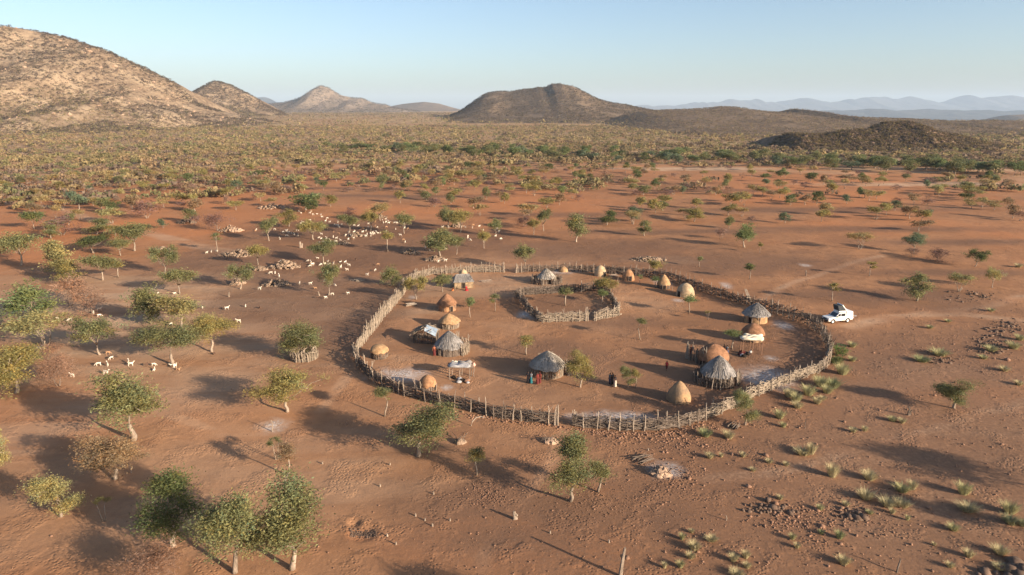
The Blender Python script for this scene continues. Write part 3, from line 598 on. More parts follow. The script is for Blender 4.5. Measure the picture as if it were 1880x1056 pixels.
    if kind in ('bare',):
        crown = leaf_mesh('crown', C, rng.uniform(.3, .55, nc), {0: 90, 1: 60, 2: 40}[lod], {0: .030, 1: .05, 2: .085}[lod], rng, M['twig'], .8, {0: 9, 1: 7, 2: 6}[lod])
    else:
        rad = rng.uniform(.18, .36, nc) * (1.0 if lod == 0 else (1.3 if lod == 1 else 1.6)) * (.75 if kind in ('sapling', 'stub') else 1)
        crown = leaf_mesh('crown', C, rad, {0: 66, 1: 58, 2: 46}[lod], {0: .052, 1: .09, 2: .15}[lod], rng, M['leaf'], .6, 2.7)
    trunk = t.mesh('trunk', M['bark'] if kind != 'bare' else M['pole'], True)
    cs = np.empty(len(crown.vertices) * 3); crown.vertices.foreach_get('co', cs); cs = cs.reshape(-1, 3)
    wd = np.percentile(np.abs(cs[:, :2]), 98) * 2
    return crown, trunk, wd, float(np.percentile(cs[:, 2], 99.3))
def get_variant(kind, idx, lod):
    k = (kind, idx, lod)
    if k not in VAR: VAR[k] = variant(kind, idx + 1 + 13 * len(kind), lod)
    return VAR[k]
TINT = {'green': (.218, .215, .094), 'dark': (0.134, 0.153, 0.057), 'bright': (.20, .235, .095), 'olive': (0.308, 0.256, 0.093), 'yellow': (.36, .31, .13), 'gold': (0.392, 0.291, 0.129), 'grey': (.95, .85, .85), 'brown': (1.15, .95, .8), 'rust': (0.328, 0.225, 0.125), 'teal': (0.157, 0.192, 0.110), 'purple': (.72, .58, .62)}
def tree(px, py, w, h, kind, hue, label, cat='tree', group=None, rz=None, lod=None, name=None, z=None):
    """px, py: foot of the trunk in the photograph; w, h: crown width and height there"""
    x, y = at(px, py); k = mpp(px, py); dist = math.hypot(x, y)
    if lod is None: lod = 0 if dist < 112 else (1 if dist < 230 else 2)
    dep = math.atan2(HC, dist); rr = random.Random(int(px * 7 + py * 13))
    crown, trunk, W0, H0 = get_variant(kind, rr.randrange(3 if lod else 4), lod)
    W = w * k; Hh = max(h * k / math.cos(dep) - .16 * W * math.sin(dep), h * k * .7); s = W / W0; sz = Hh / H0
    nm = name or {'bare': 'bare_tree', 'sapling': 'young_tree', 'stub': 'stunted_tree'}.get(kind, 'acacia_tree')
    r = thing(nm, label, cat, (x, y, gzf(x, y) - .03), rr.uniform(0, 6.28) if rz is None else rz, group); r.scale = (s, s, sz)
    a = link('trunk', trunk, r); b = link('crown', crown, r); b.color = (*TINT[hue], 1)
    v = rr.uniform(.88, 1.12); b.color = tuple(c * v for c in TINT[hue]) + (1,)
    return r
G_NEAR = 'trees standing near and left of the kraal'; G_IN = 'trees inside the kraal'; G_R = 'trees on the bare ground right of the kraal'; G_GOAT = 'trees on the goat ground'
TREES = [
 (245, 810, 104, 128, 'tall', 'green', 'tall green tree with narrow stacked crown above the brown sparse one'),
 (212, 880, 100, 82, 'round', 'rust', 'sparse brownish tree on a short pale trunk near the left edge'),
 (113, 948, 76, 84, 'round', 'yellow', 'small yellow leaning tree with twin pale stems'),
 (192, 957, 30, 46, 'stub', 'olive', 'nearly leafless stub tree standing in broad shade'),
 (318, 1004, 98, 128, 'tall', 'dark', 'dark green dense tree left of the two big bottom trees'),
 (431, 1052, 128, 152, 'round', 'green', 'biggest green tree at the bottom, left of its twin'),
 (536, 1046, 106, 158, 'tall', 'green', 'big green bottom tree leaning up to the right of its twin'),
 (290, 1082, 108, 78, 'bare', 'brown', 'dry leafless brown bush cut by the bottom edge'),
 (-12, 880, 60, 100, 'round', 'yellow', 'yellow green crown half cut off by the left edge'),
 (768, 838, 118, 96, 'round', 'green', 'round green tree just outside the south fence gap'),
 (527, 756, 106, 78, 'spread', 'olive', 'broad flat olive tree below the small ring pen'),
 (557, 660, 78, 68, 'round', 'green', 'green tree growing out of the small stick ring pen'),
 (706, 764, 34, 52, 'sapling', 'green', 'young tree right below the south-west fence'),
 (508, 842, 26, 40, 'stub', 'dark', 'low stub with dark leaves beside the ash spot'),
 (531, 873, 36, 60, 'sapling', 'rust', 'thin brownish tree beside a low stub'),
 (1046, 920, 76, 122, 'tall', 'green', 'two-lobed green tree on a white trunk below the south gate'),
 (1097, 904, 42, 54, 'sapling', 'green', 'slim young tree right of the two-lobed tree'),
 (875, 873, 34, 48, 'sapling', 'olive', 'thin sparse sapling standing in a long tree shadow'),
 (1368, 781, 44, 66, 'round', 'green', 'green tree leaning against the outside of the south-east fence'),
 (1751, 749, 60, 60, 'round', 'green', 'lone green tree on the stony slope by the right edge'),
 (80, 640, 102, 66, 'vase', 'yellow', 'flat yellowish tree with several pale stems near the left edge'),
 (30, 722, 86, 92, 'round', 'olive', 'olive tree at the left edge below the flat yellowish one'),
 (108, 710, 60, 58, 'bare', 'brown', 'dry brown bush right of the left edge olive tree'),
 (92, 662, 50, 34, 'bare', 'brown', 'low dry bush behind the left edge olive tree'),
 (184, 652, 84, 72, 'spread', 'green', 'green tree between the yellow one and the white goats'),
 (315, 670, 104, 80, 'spread', 'green', 'wide green tree with goats resting at its foot'),
 (389, 645, 80, 72, 'spread', 'olive', 'olive tree right of the wide goat shading tree'),
 (332, 600, 78, 62, 'spread', 'yellow', 'yellow green tree behind the wide goat shading tree'),
 (276, 592, 58, 72, 'round', 'green', 'bushy dark tree left of the yellow green one'),
 (57, 590, 78, 72, 'round', 'bright', 'bright green ball shaped tree near the left edge'),
 (130, 562, 60, 58, 'bare', 'brown', 'leafless brown tree, left of a pair behind the green ball tree'),
 (166, 577, 58, 54, 'bare', 'brown', 'leafless brown tree, right of a pair behind the green ball tree'),
 (330, 540, 56, 50, 'spread', 'green', 'flat green tree above the white goats'),
 (189, 515, 54, 50, 'spread', 'green', 'green umbrella tree left of the goat ground'),
 (217, 509, 24, 32, 'sapling', 'olive', 'thin tree right behind the umbrella tree'),
 (120, 505, 66, 66, 'round', 'yellow', 'yellow crowned tree beside the red path at left'),
 (130, 520, 50, 44, 'round', 'olive', 'darker half of a double crown in front of the yellow tree'),
 (38, 487, 66, 64, 'spread', 'green', 'flat green tree at the left edge beside the yellow one'),
 (172, 464, 60, 36, 'spread', 'dark', 'low dark umbrella tree behind the yellow crowned tree'),
 (247, 460, 62, 54, 'spread', 'green', 'large green tree at the head of the bare goat ground'),
 (221, 469, 36, 34, 'spread', 'green', 'small tree in front of the large green one at left'),
 (64, 421, 34, 34, 'spread', 'dark', 'small dark tree far left among grey bushes'),
 (178, 431, 48, 30, 'round', 'green', 'low round green tree behind the left path'),
 (206, 411, 46, 28, 'vase', 'yellow', 'little yellow umbrella tree behind the left path'),
 (145, 386, 36, 36, 'spread', 'teal', 'bluish green tree with a white trunk far left'),
 (115, 432, 56, 42, 'bare', 'purple', 'purplish bare bush near the small dark tree'),
 (270, 402, 60, 36, 'bare', 'purple', 'purplish bare bush on the red ground behind the left path'),
 (302, 504, 52, 52, 'spread', 'green', 'leaning flat tree over the left end of the goat ground'),
 (400, 461, 20, 34, 'sapling', 'green', 'slender young tree behind the tan rock heap'),
 (398, 424, 44, 34, 'bare', 'purple', 'round bare grey bush beside the long dark heap'),
 (441, 531, 50, 46, 'spread', 'green', 'small tree leaning over a tawny rock heap'),
 (474, 487, 34, 40, 'spread', 'olive', 'olive tree left of the tall tan heap'),
 (594, 483, 46, 44, 'spread', 'green', 'green umbrella tree over the resting white goats'),
 (603, 542, 44, 58, 'spread', 'green', 'green tree in the middle of the dark goat ground'),
 (718, 523, 36, 36, 'round', 'green', 'round bush tree touching the outside of the west fence'),
 (494, 443, 34, 44, 'spread', 'green', 'green tree at the left end of the big goat flock'),
 (562, 386, 54, 32, 'round', 'bright', 'bright green bushy tree behind the flock'),
 (808, 470, 54, 52, 'round', 'green', 'dense tree outside the north-west fence, left of two'),
 (838, 467, 28, 36, 'spread', 'green', 'smaller tree right of the dense one outside the north-west fence'),
 (712, 462, 24, 40, 'sapling', 'olive', 'sparse thin tree below the flock'),
 (642, 428, 36, 36, 'spread', 'green', 'green tree in the thick of the flock'),
 (575, 440, 56, 36, 'spread', 'olive', 'wide olive tree over the front of the flock'),
 (680, 424, 32, 38, 'spread', 'olive', 'olive tree right of the one in the thick of the flock'),
 (742, 430, 32, 40, 'spread', 'green', 'green tree at the back right of the flock'),
 (698, 406, 38, 34, 'spread', 'gold', 'yellowish tree at the very back of the flock'),
 (822, 418, 34, 38, 'round', 'green', 'upright green tree at the right end of the flock'),
 (845, 428, 38, 44, 'spread', 'olive', 'olive tree beside the last goats at right'),
 (910, 434, 24, 32, 'spread', 'green', 'small green tree with two goats under it'),
 (888, 456, 24, 34, 'spread', 'olive', 'small olive tree between the flock and the north gate'),
 (962, 494, 38, 48, 'spread', 'green', 'green tree leaning right at the north gate'),
 (1058, 444, 36, 52, 'tall', 'green', 'green tree with a stepped crown beyond the north fence'),
 (998, 424, 28, 42, 'spread', 'green', 'green umbrella tree left of the stepped crown tree'),
 (979, 430, 24, 30, 'spread', 'olive', 'small olive tree below the green umbrella one'),
 (1161, 407, 28, 28, 'round', 'teal', 'bluish green tree beyond the north fence'),
 (1183, 433, 24, 30, 'round', 'green', 'small green tree right of the bluish one'),
 (1367, 454, 34, 44, 'tall', 'bright', 'bright green tree alone on the red ground behind the kraal'),
 (1322, 439, 28, 22, 'bare', 'grey', 'small grey bare tree left of the bright green one'),
 (1395, 464, 10, 20, 'sapling', 'olive', 'tiny sapling right of the bright green tree'),
 (1284, 489, 12, 20, 'sapling', 'green', 'tiny tree outside the north-east fence'),
 (1376, 512, 20, 30, 'sapling', 'dark', 'small dark topped tree on the trampled ground behind the kraal'),
 (1204, 506, 28, 30, 'spread', 'olive', 'half hidden tree right outside the north fence'),
 (1578, 459, 44, 32, 'vase', 'gold', 'golden vase shaped tree behind the white pickup'),
 (1596, 507, 20, 28, 'sapling', 'olive', 'thin young tree between the golden tree and the pickup'),
 (1674, 471, 26, 18, 'bare', 'grey', 'low grey bush at the foot of an umbrella tree'),
 (1677, 464, 36, 36, 'spread', 'teal', 'umbrella tree rising above a low grey bush'),
 (1722, 480, 42, 26, 'bare', 'purple', 'grey leafless round bush right of the umbrella tree'),
 (1790, 488, 38, 32, 'spread', 'dark', 'dark umbrella tree near the right edge'),
 (1683, 552, 46, 50, 'round', 'green', 'full green tree right of the white pickup'),
 (1760, 537, 44, 34, 'vase', 'yellow', 'yellowish several stemmed tree right of the full green one'),
 (1822, 530, 30, 38, 'spread', 'yellow', 'pale thin yellow tree near the right edge'),
 (1528, 553, 24, 34, 'sapling', 'olive', 'young tree just behind the white pickup'),
 (1175, 624, 22, 40, 'sapling', 'green', 'slim lollipop tree in the open middle of the kraal', 'in'),
 (966, 652, 28, 37, 'sapling', 'olive', 'small tree behind the large central grey hut', 'in'),
 (1065, 712, 50, 64, 'round', 'olive', 'bushiest tree of the kraal, right of the large central hut', 'in'),
 (1153, 712, 28, 40, 'round', 'green', 'left one of two small trees beside the three standing people', 'in'),
 (1166, 714, 18, 36, 'sapling', 'olive', 'right one of two small trees beside the three standing people', 'in'),
 (909, 573, 20, 33, 'sapling', 'green', 'young tree left of the inner pen', 'in'),
 (863, 584, 18, 38, 'sapling', 'bright', 'young tree right of the orange mud hut', 'in'),
 (1037, 562, 26, 36, 'sapling', 'green', 'tree on the left inside the inner pen', 'in'),
 (1106, 558, 20, 28, 'sapling', 'bright', 'leafy low tree on the right inside the inner pen', 'in'),
 (1110, 548, 40, 40, 'spread', 'olive', 'pale sparse tree at the back right corner of the inner pen', 'in'),
 (765, 549, 44, 46, 'spread', 'olive', 'olive tree inside the north-west bend of the fence', 'in'),
 (813, 536, 36, 34, 'spread', 'green', 'spreading tree left of the rectangular hut', 'in'),
 (1265, 575, 24, 36, 'sapling', 'bright', 'leaning young tree before the pale domed hut', 'in'),
 (1273, 528, 0, 0, '', '', ''),
 (1344, 641, 32, 36, 'sapling', 'bright', 'bright leafed tree left of the raised shelter', 'in'),
 (1203, 530, 16, 22, 'sapling', 'bright', 'small leafy tree left of the pointed tan hut', 'in'),
 (1174, 522, 10, 16, 'sapling', 'bright', 'tiny leafy tree right of the door hut', 'in'),
 (1299, 588, 10, 18, 'stub', 'olive', 'knee high stick plant in front of the far right hut', 'in'),
]
HAND = []
for t in TREES:
    if not t[2]: continue
    inn = len(t) > 7; px, py = t[0], t[1]
    grp = G_IN if inn else (G_R if px > 1200 else (G_GOAT if (py < 600 and px > 240) else G_NEAR))
    tree(*t[:7], group=grp); HAND.append(at(px, py))
for px, py, w, h, k, lab in ((2085, 938, 120, 120, 'spread', 'spreading tree just past the right edge that throws the upper long shadow'), (2010, 1010, 60, 95, 'round', 'round tree just past the right edge beside the long grass'), (1240, 1260, 150, 150, 'round', 'tree just below the bottom edge that shades the red sand')):
    tree(px, py, w, h, k, 'green', lab, group='trees just outside the picture')

# ---- trees of the red plain: scattered, each one a thing of its own
SECT = [(0, 240, 'below the big left hill'), (240, 430, 'below the rounded hill'), (430, 620, 'below the pointed hill'), (620, 830, 'below the low dark hill'), (830, 1000, 'below the flat top'), (1000, 1180, "below the flat top's end"), (1180, 1400, 'below the low ridge'), (1400, 1620, 'left below the rocky mound'), (1620, 1880, 'right below the rocky mound')]
def red_plain():
    rng = np.random.default_rng(5); cand = []; pos = [np.array(h) for h in HAND]; tries = 0
    while len(cand) < 410 and tries < 40000:
        tries += 1
        r = math.sqrt(rng.uniform(165 ** 2, 428 ** 2)); a = R(rng.uniform(-38, 38)); x, y = r * math.sin(a), r * math.cos(a)
        px, py = to_px(x, y)
        if not (2 < px < 1878): continue
        den = .28 + 1.1 * sst(200, 300, r)
        if px < 430: den = .45 + .5 * sst(190, 300, r)
        if 450 < px < 900 and py > 405: den *= .15
        if px > 880 and py > 412: den *= .45
        if 900 < px and py > 430: den = 0
        if px < 450 and py > 445: den = 0
        den *= .35 + 1.3 * fbm(x / 40, y / 40, 77, 3)
        if rng.random() > den: continue
        p = np.array((x, y))
        if any(np.hypot(*(p - q)) < 4.2 for q in pos[-400:]): continue
        pos.append(p); cand.append((px, py, r))
    recs = []
    for px, py, r in cand:
        q = rng.random(); right = px > 1000; k = 1 / mpp(px, py)
        if q < .24: kind, hue, w, h = 'bare', rng.choice(['purple', 'grey', 'brown']), rng.uniform(3.4, 6), rng.uniform(2.4, 3.8)
        elif q < .62: kind, hue, w, h = rng.choice(['spread', 'vase']), rng.choice(['gold', 'yellow', 'olive', 'rust', 'gold']), rng.uniform(3.6, 6.4), rng.uniform(3.2, 4.8)
        elif q < .9: kind, hue, w, h = rng.choice(['spread', 'round']), rng.choice(['olive', 'green', 'dark', 'olive', 'rust']), rng.uniform(3.4, 6.2), rng.uniform(3.4, 5.2)
        else: kind, hue, w, h = 'round', rng.choice(['bright', 'green', 'teal']), rng.uniform(2.6, 5), rng.uniform(2.6, 4.4)
        recs.append([px, py, w * k, h * k, kind, hue])
    look = lambda kind, hue: 'bare purplish bush' if kind == 'bare' else {'gold': 'golden brown tree', 'yellow': 'yellowish tree', 'olive': 'olive tree', 'rust': 'brownish tree', 'green': 'green tree', 'dark': 'dark green tree', 'bright': 'bright green tree', 'teal': 'bluish green tree'}[hue]
    grp = {}
    for q in recs:
        sec = next(s for s in SECT if s[0] <= q[0] < s[1] or s[1] == 1880)[2]; row = 'front' if q[1] > 385 else ('middle' if q[1] > 345 else 'back')
        grp.setdefault((look(q[4], q[5]), row, sec), []).append(q)
    for (lk, row, sec), L_ in grp.items():
        L_.sort()
        for i, q in enumerate(L_):
            lab = lk + (f', {ordinal(i, len(L_))}' if len(L_) > 1 else '') + f' in the {row} plain {sec}'
            tree(*q[:6], lab, group='trees scattered over the red plain', name='plain_bush' if q[4] == 'bare' else 'plain_tree', cat='bush' if q[4] == 'bare' else 'tree')
red_plain()
# ---- green trees along the dry river
def river():
    rng = np.random.default_rng(9); L_ = []
    line = [(560, 282), (640, 274), (760, 278), (870, 282), (980, 286), (1100, 291), (1230, 293), (1400, 298), (1560, 305), (1720, 312), (1890, 322)]
    for i in range(120):
        px = rng.uniform(600, 1885); py = np.interp(px, [p[0] for p in line], [p[1] for p in line]) + rng.normal() * 4.5
        k = 1 / mpp(px, py); L_.append((px, py, rng.uniform(6, 11.5) * k, rng.uniform(5, 8) * k, rng.choice(['round', 'round', 'spread']), rng.choice(['green', 'dark', 'green', 'bright', 'bright', 'teal'])))
    grp = {}
    for q in L_:
        sec = next(s for s in SECT if s[0] <= q[0] < s[1] or s[1] == 1880)[2]; lk = {'green': 'green', 'dark': 'dark', 'bright': 'bright', 'olive': 'olive', 'teal': 'bluish'}[q[5]]
        grp.setdefault((lk, sec), []).append(q)
    for (lk, sec), G in grp.items():
        G.sort()
        for i, q in enumerate(G):
            tree(*q[:6], f'{lk} tree' + (f', {ordinal(i, len(G))}' if len(G) > 1 else '') + f' by the dry river {sec}', group='trees along the dry river', name='river_tree')
river()

# ================================================================== GRASS TUFTS
def tuft_mesh(seed, n, spread, h, lean):
    rng = np.random.default_rng(seed); a = rng.uniform(0, 6.28, n); q = rng.uniform(0, 1, n) ** .6 * spread
    b = np.stack([np.cos(a) * q * .55, np.sin(a) * q * .55, np.full(n, -.02)], 1); ln = rng.uniform(.45, 1.05, n) * h
    o = np.stack([np.cos(a), np.sin(a)], 1) * (lean * rng.uniform(.2, 1.1, (n, 1)) * ln[:, None]) + rng.normal(size=(n, 2)) * .06
    t = b + np.concatenate([o, ln[:, None]], 1); mid = b * .45 + t * .55 + np.array([0, 0, .08]) * h
    w = np.stack([-np.sin(a), np.cos(a), a * 0], 1) * (.011 * rng.uniform(.7, 1.6, (n, 1)))
    V = np.stack([b - w, b + w, mid + w * .9, mid - w * .9, t], 1).reshape(-1, 3); i = np.arange(n)[:, None] * 5
    Q = np.concatenate([i + np.array([[0, 1, 2, 3]]), i + np.array([[3, 2, 4, 4]])]); Q[n:, 3] = Q[n:, 2] 
    Q4 = Q[:n]; T = rng.uniform(.75, 1.3, (n, 1, 1)) * np.ones((n, 5, 3))
    me = bpy.data.meshes.new('grass_tuft'); me.from_pydata(V.tolist(), [], Q4.tolist() + [tuple(r[:3]) for r in Q[n:].tolist()]); me.materials.append(M['grass'])
    at_ = me.attributes.new('tint', 'FLOAT_COLOR', 'POINT'); c = np.ones((len(V), 4), np.float32); c[:, :3] = T.reshape(-1, 3); at_.data.foreach_set('color', c.ravel())
    return me
TUFT = [tuft_mesh(i, 460, .62, .85, 1.0) for i in range(5)]
GREENBUSH = [leaf_mesh('shrub', np.random.default_rng(80 + i).normal(size=(26, 3)) * [.34, .34, .2] + [0, 0, .5], np.full(26, .16), 46, .05, np.random.default_rng(90 + i), M['leaf']) for i in range(2)]
# (px, py of the foot, width, height in the photograph, colour)
TUFTS = [(1474, 834, 34, 20, 0), (1489, 832, 22, 34, 0), (1528, 873, 27, 42, 0), (1596, 878, 32, 26, 0), (1656, 900, 34, 24, 1), (1675, 895, 20, 26, 0), (1590, 913, 34, 26, 0), (1630, 927, 34, 24, 0), (1657, 928, 32, 24, 0), (1769, 905, 30, 36, 1),
 (1777, 936, 42, 22, 0), (1853, 940, 34, 36, 1), (1855, 960, 34, 24, 1), (1877, 964, 22, 22, 1), (1505, 934, 16, 18, 1), (1432, 916, 14, 14, 0), (1454, 990, 16, 20, 1), (1463, 1006, 14, 17, 0), (1541, 988, 20, 24, 2), (1548, 1035, 28, 26, 0),
 (1750, 972, 26, 18, 1), (1778, 1022, 22, 24, 0), (1835, 1016, 32, 24, 0), (1744, 1041, 18, 16, 0), (1666, 953, 10, 18, 1), (1597, 941, 14, 12, 1), (1638, 940, 14, 16, 0), (1507, 980, 12, 14, 2), (1553, 926, 16, 14, 0), (1295, 800, 28, 22, 2),
 (1338, 804, 24, 24, 0), (1303, 840, 18, 18, 0), (1324, 838, 10, 14, 0), (1364, 838, 14, 16, 0), (1382, 864, 14, 11, 0), (1412, 849, 16, 12, 0), (1443, 854, 14, 11, 0), (1252, 990, 14, 20, 1), (1274, 1009, 27, 27, 0), (1268, 1024, 20, 18, 0),
 (1307, 993, 26, 14, 0), (1269, 978, 12, 12, 0), (1346, 1030, 20, 24, 0), (1369, 1024, 18, 24, 0), (1371, 1042, 18, 18, 0), (1220, 1041, 12, 20, 0), (1249, 1040, 18, 22, 1), (1353, 1056, 30, 18, 0), (1484, 726, 30, 30, 1), (1507, 710, 34, 30, 1),
 (1528, 712, 34, 28, 2), (1546, 688, 30, 32, 1), (1535, 668, 24, 16, 2), (1564, 664, 18, 14, 1), (1564, 638, 20, 16, 1), (1431, 768, 24, 28, 1), (1448, 730, 24, 26, 0), (1464, 750, 22, 20, 0), (1510, 735, 16, 12, 0), (1438, 784, 14, 16, 1),
 (1692, 665, 32, 16, 2), (1725, 653, 36, 18, 1), (1638, 772, 20, 14, 1), (1656, 776, 16, 16, 0), (1566, 792, 16, 14, 0), (1587, 790, 14, 16, 0), (1819, 645, 26, 18, 1), (1860, 640, 26, 22, 1), (1872, 624, 20, 18, 1), (1707, 603, 14, 10, 1), (1740, 592, 14, 9, 1),
 (1819, 571, 16, 10, 1), (1870, 489, 16, 12, 0), (1500, 742, 20, 20, 0), (1461, 738, 26, 26, 1), (1518, 722, 26, 24, 1), (1843, 682, 22, 14, 0), (1870, 708, 18, 14, 0), (1805, 660, 18, 12, 1), (1835, 1046, 26, 18, 0), (1715, 1000, 10, 10, 0)]
GC = [(1.0, .95, .95, 1), (.85, .88, .8, 1), (.62, .72, .62, 1)]
def tufts():
    k_ = {}
    def zone(px, py):
        if py < 620 : return 'right of the pickup'
        if 1420 <= px <= 1575 and py < 795: return 'along the south-east fence'
        if px > 1600 and py < 800: return 'near the lone slope tree'
        if px < 1460 and py < 870: return 'below the south-east fence'
        if px > 1700: return 'in the bottom right corner'
        if py > 955: return 'along the bottom edge'
        return 'below the right path'
    for q in TUFTS: k_.setdefault((zone(q[0], q[1]), q[4]), []).append(q)
    for (zn, c), L_ in k_.items():
        L_.sort(); rr = random.Random(len(L_) + c)
        for i, (px, py, w, h, c) in enumerate(L_):
            k = mpp(px, py); x, y = at(px, py); me = rr.choice(TUFT)
            col = ['straw coloured', 'yellow green', 'green'][c]
            lab = f'{col} grass tuft {zn}' + (f', {ordinal(i, len(L_))}' if len(L_) > 1 else '')
            o = link('grass_tuft', me); o.location = (x, y, gzf(x, y)); o.rotation_euler = (0, 0, rr.uniform(0, 6)); o.color = GC[c]
            o.scale = (w * k / 1.5,) * 2 + (max(h * k * .72, .22) / 1.0,)
            tag(o, lab, 'grass tuft', 'grass tufts on the slope right of the kraal')
    o = link('green_shrub', GREENBUSH[0]); x, y = at(1541, 654); o.location = (x, y, gzf(x, y) - .1); o.scale = (1.75, 1.75, 1.75); o.color = (.12, .17, .05, 1); tag(o, 'round green shrub pressed against the east bend of the fence', 'shrub')
    o = link('green_shrub', GREENBUSH[1]); x, y = at(1533, 668); o.location = (x, y, gzf(x, y) - .1); o.scale = (1.6, 1.6, 1.1); o.color = (.15, .17, .06, 1); tag(o, 'flatter green shrub just below the round one at the fence', 'shrub')
tufts()
# ================================================================== FENCES
def resample(path, step):
    q = [Vector((*at(*p), 0)) for p in path]; out = []; acc = 0.0; tot = sum((b - a).length for a, b in zip(q[:-1], q[1:])); n = max(2, int(tot / step)); st = tot / n
    seg = 0; pos = 0.0
    for i in range(n + 1):
        s = i * st
        while seg < len(q) - 2 and s > pos + (q[seg + 1] - q[seg]).length: pos += (q[seg + 1] - q[seg]).length; seg += 1
        L_ = (q[seg + 1] - q[seg]).length; t = min(1, (s - pos) / L_); p = q[seg].lerp(q[seg + 1], t); d = (q[seg + 1] - q[seg]).normalized(); out.append((p, d, s / tot))
    return out
def crooked(o, base, h, r, rr, lean=.1, fork=.4, mi=0):
    a = Vector((rr.uniform(-1, 1) * lean, rr.uniform(-1, 1) * lean, 1)); j = lambda s: Vector((rr.uniform(-s, s), rr.uniform(-s, s), 0))
    p = [base + Vector((0, 0, -.1)), base + a * h * .35 + j(.06), base + a * h * .7 + j(.07), base + a * h + j(.05)]
    o.tube(p, [r * 1.2, r, r * .9, r * .65], 5, mi)
    if rr.random() < fork:
        q = p[2]; d = Vector((rr.uniform(-1, 1), rr.uniform(-1, 1), 1.5)).normalized() * h * rr.uniform(.2, .4); o.tube([q, q + d * .5 + j(.04), q + d], [r * .7, r * .55, r * .35], 4, mi)
def branch(o, c, d, L_, r, rr, mi=0, wob=.12):
    d = d.normalized(); n = Vector((-d.y, d.x, 0)); pts = []
    for i in range(4):
        t = i / 3 - .5; pts.append(c + d * (t * L_) + n * rr.uniform(-wob, wob) + Vector((0, 0, rr.uniform(-wob, wob))))
    o.tube(pts, [r, r * .95, r * .8, r * .5], 4, mi, cap=False)
WEST = [(926, 498.6), (909, 498.6), (864, 499.7), (824, 502), (792, 504), (765, 511), (750, 524), (736.5, 544.5), (723.7, 560.5), (706.6, 580.7), (691.7, 602), (679, 617), (666, 634), (656, 646), (653, 657), (657.6, 672.5), (670, 687), (692, 704.5), (719, 717), (749, 728), (770.6, 732.5), (802.6, 742), (836.7, 749), (875, 758), (915.6, 768.4), (954, 772), (984, 777), (1010, 779), (1024, 779)]
EAST = [(1052, 781.5), (1068.5, 783), (1096, 785.5), (1126, 787.6), (1153.7, 788.7), (1183.6, 788), (1213.4, 788), (1241, 785), (1271, 778), (1296, 770), (1328, 758), (1357.8, 746), (1381, 732), (1404.7, 722), (1424, 714), (1445, 706), (1466.5, 698), (1488, 689.5), (1508, 682), (1518, 671), (1522, 656), (1521, 643), (1516, 630), (1508, 617), (1496, 607.5), (1477, 598), (1456, 590.5), (1434.5, 581), (1413, 574), (1385.5, 566), (1360, 559), (1328, 547), (1296, 536), (1270, 527), (1242.6, 519), (1221, 512.5), (1198.5, 509.5), (1166.5, 507), (1124, 504), (1085.5, 501), (1049, 499), (1002, 498), (974.6, 498), (947, 499.7)]
def fence(path, label, cfg, npost, name='kraal_fence', group=None, seed=1, cat='fence', hp=1.0):
    """cfg(s) -> dict(up=upright poles per metre, hor=lying branches per metre, top=height of fill, post=post height, pale=bool, mess)"""
    rr = random.Random(seed); pts = resample(path, .25); L_ = .25 * (len(pts) - 1); x0, y0 = pts[0][0].x, pts[0][0].y
    org = Vector((x0, y0, gzf(x0, y0))); root = thing(name, label, cat, org, 0, group)
    fill = MB()
    for ip, (p, d, s) in enumerate(pts):
        edge = min(ip, len(pts) - 1 - ip) * .25; c = cfg(s); g = Vector((p.x, p.y, gzf(p.x, p.y))) - org; n = Vector((-d.y, d.x, 0)); mi = 1 if c['pale'] else 0
        k = c['up'] * .25; k = int(k) + (rr.random() < k % 1)
        for i in range(k):
            b = g + d * rr.uniform(-.13, .13) + n * rr.uniform(-.16, .16); h = c['top'] * rr.uniform(.72, 1.22); crooked(fill, b, h, rr.uniform(.03, .055), rr, .10 + c['mess'] * .3, .2, mi)
        k = c['hor'] * .25; k = int(k) + (rr.random() < k % 1)
        for i in range(k):
            z = c['top'] * rr.uniform(.06, 1.0); dd = d + n * rr.uniform(-.12, .12) * (1 + 4 * c['mess']) + Vector((0, 0, rr.uniform(-.18, .18) * (1 + 5 * c['mess'])))
            branch(fill, g + n * rr.uniform(-.22, .22) + Vector((0, 0, z)), dd, min(rr.uniform(1.2, 2.9) * (1 - .4 * c['mess']), .3 + 2 * edge), rr.uniform(.028, .062), rr, mi, .12)
    tag(fill.build('brush_fill', [M['brush'], M['brushpale']], root), kind='stuff')
    pp = [pts[int(round(i * (len(pts) - 1) / (npost - 1)))] for i in range(npost)]
    for i, (p, d, s) in enumerate(pp):
        c = cfg(s); o = MB(); n = Vector((-d.y, d.x, 0)); g = Vector((p.x, p.y, gzf(p.x, p.y))) - org; side = c.get('side', .24)
        end = i in (0, npost - 1); h = c['post'] * rr.uniform(.8, 1.2) * (1.1 if end else 1)
        crooked(o, Vector((0, 0, 0)), h, rr.uniform(.05, .075) * (1.3 if end else 1), rr, .09, .5)
        if end:
            for e in range(3): crooked(o, d * (.14 * (e + 1)) * (1 if i == 0 else -1) + n * rr.uniform(-.2, .2), h * rr.uniform(.8, 1.05), .06, rr, .06, .4)
        b = o.build('post', M['polepale'] if c['pale'] or rr.random() < .6 else M['pole'], root); b.location = g + n * (side * rr.choice((1, 1, -1)))
    return root
def cfg_w(s):  # shaded south-west brush painted dark, the sunlit stretches painted pale
    if s < .24: return dict(up=5.0, hor=9, top=1.45, post=2.1, pale=True, mess=.15)
    if s < .58: return dict(up=9.5, hor=1.5, top=1.85, post=2.5, pale=True, mess=.05)
    if s < .66: return dict(up=5.0, hor=6, top=1.4, post=2.0, pale=True, mess=.15)
    return dict(up=1.9, hor=20, top=1.4, post=2.05, pale=False, mess=.06, side=-.3)
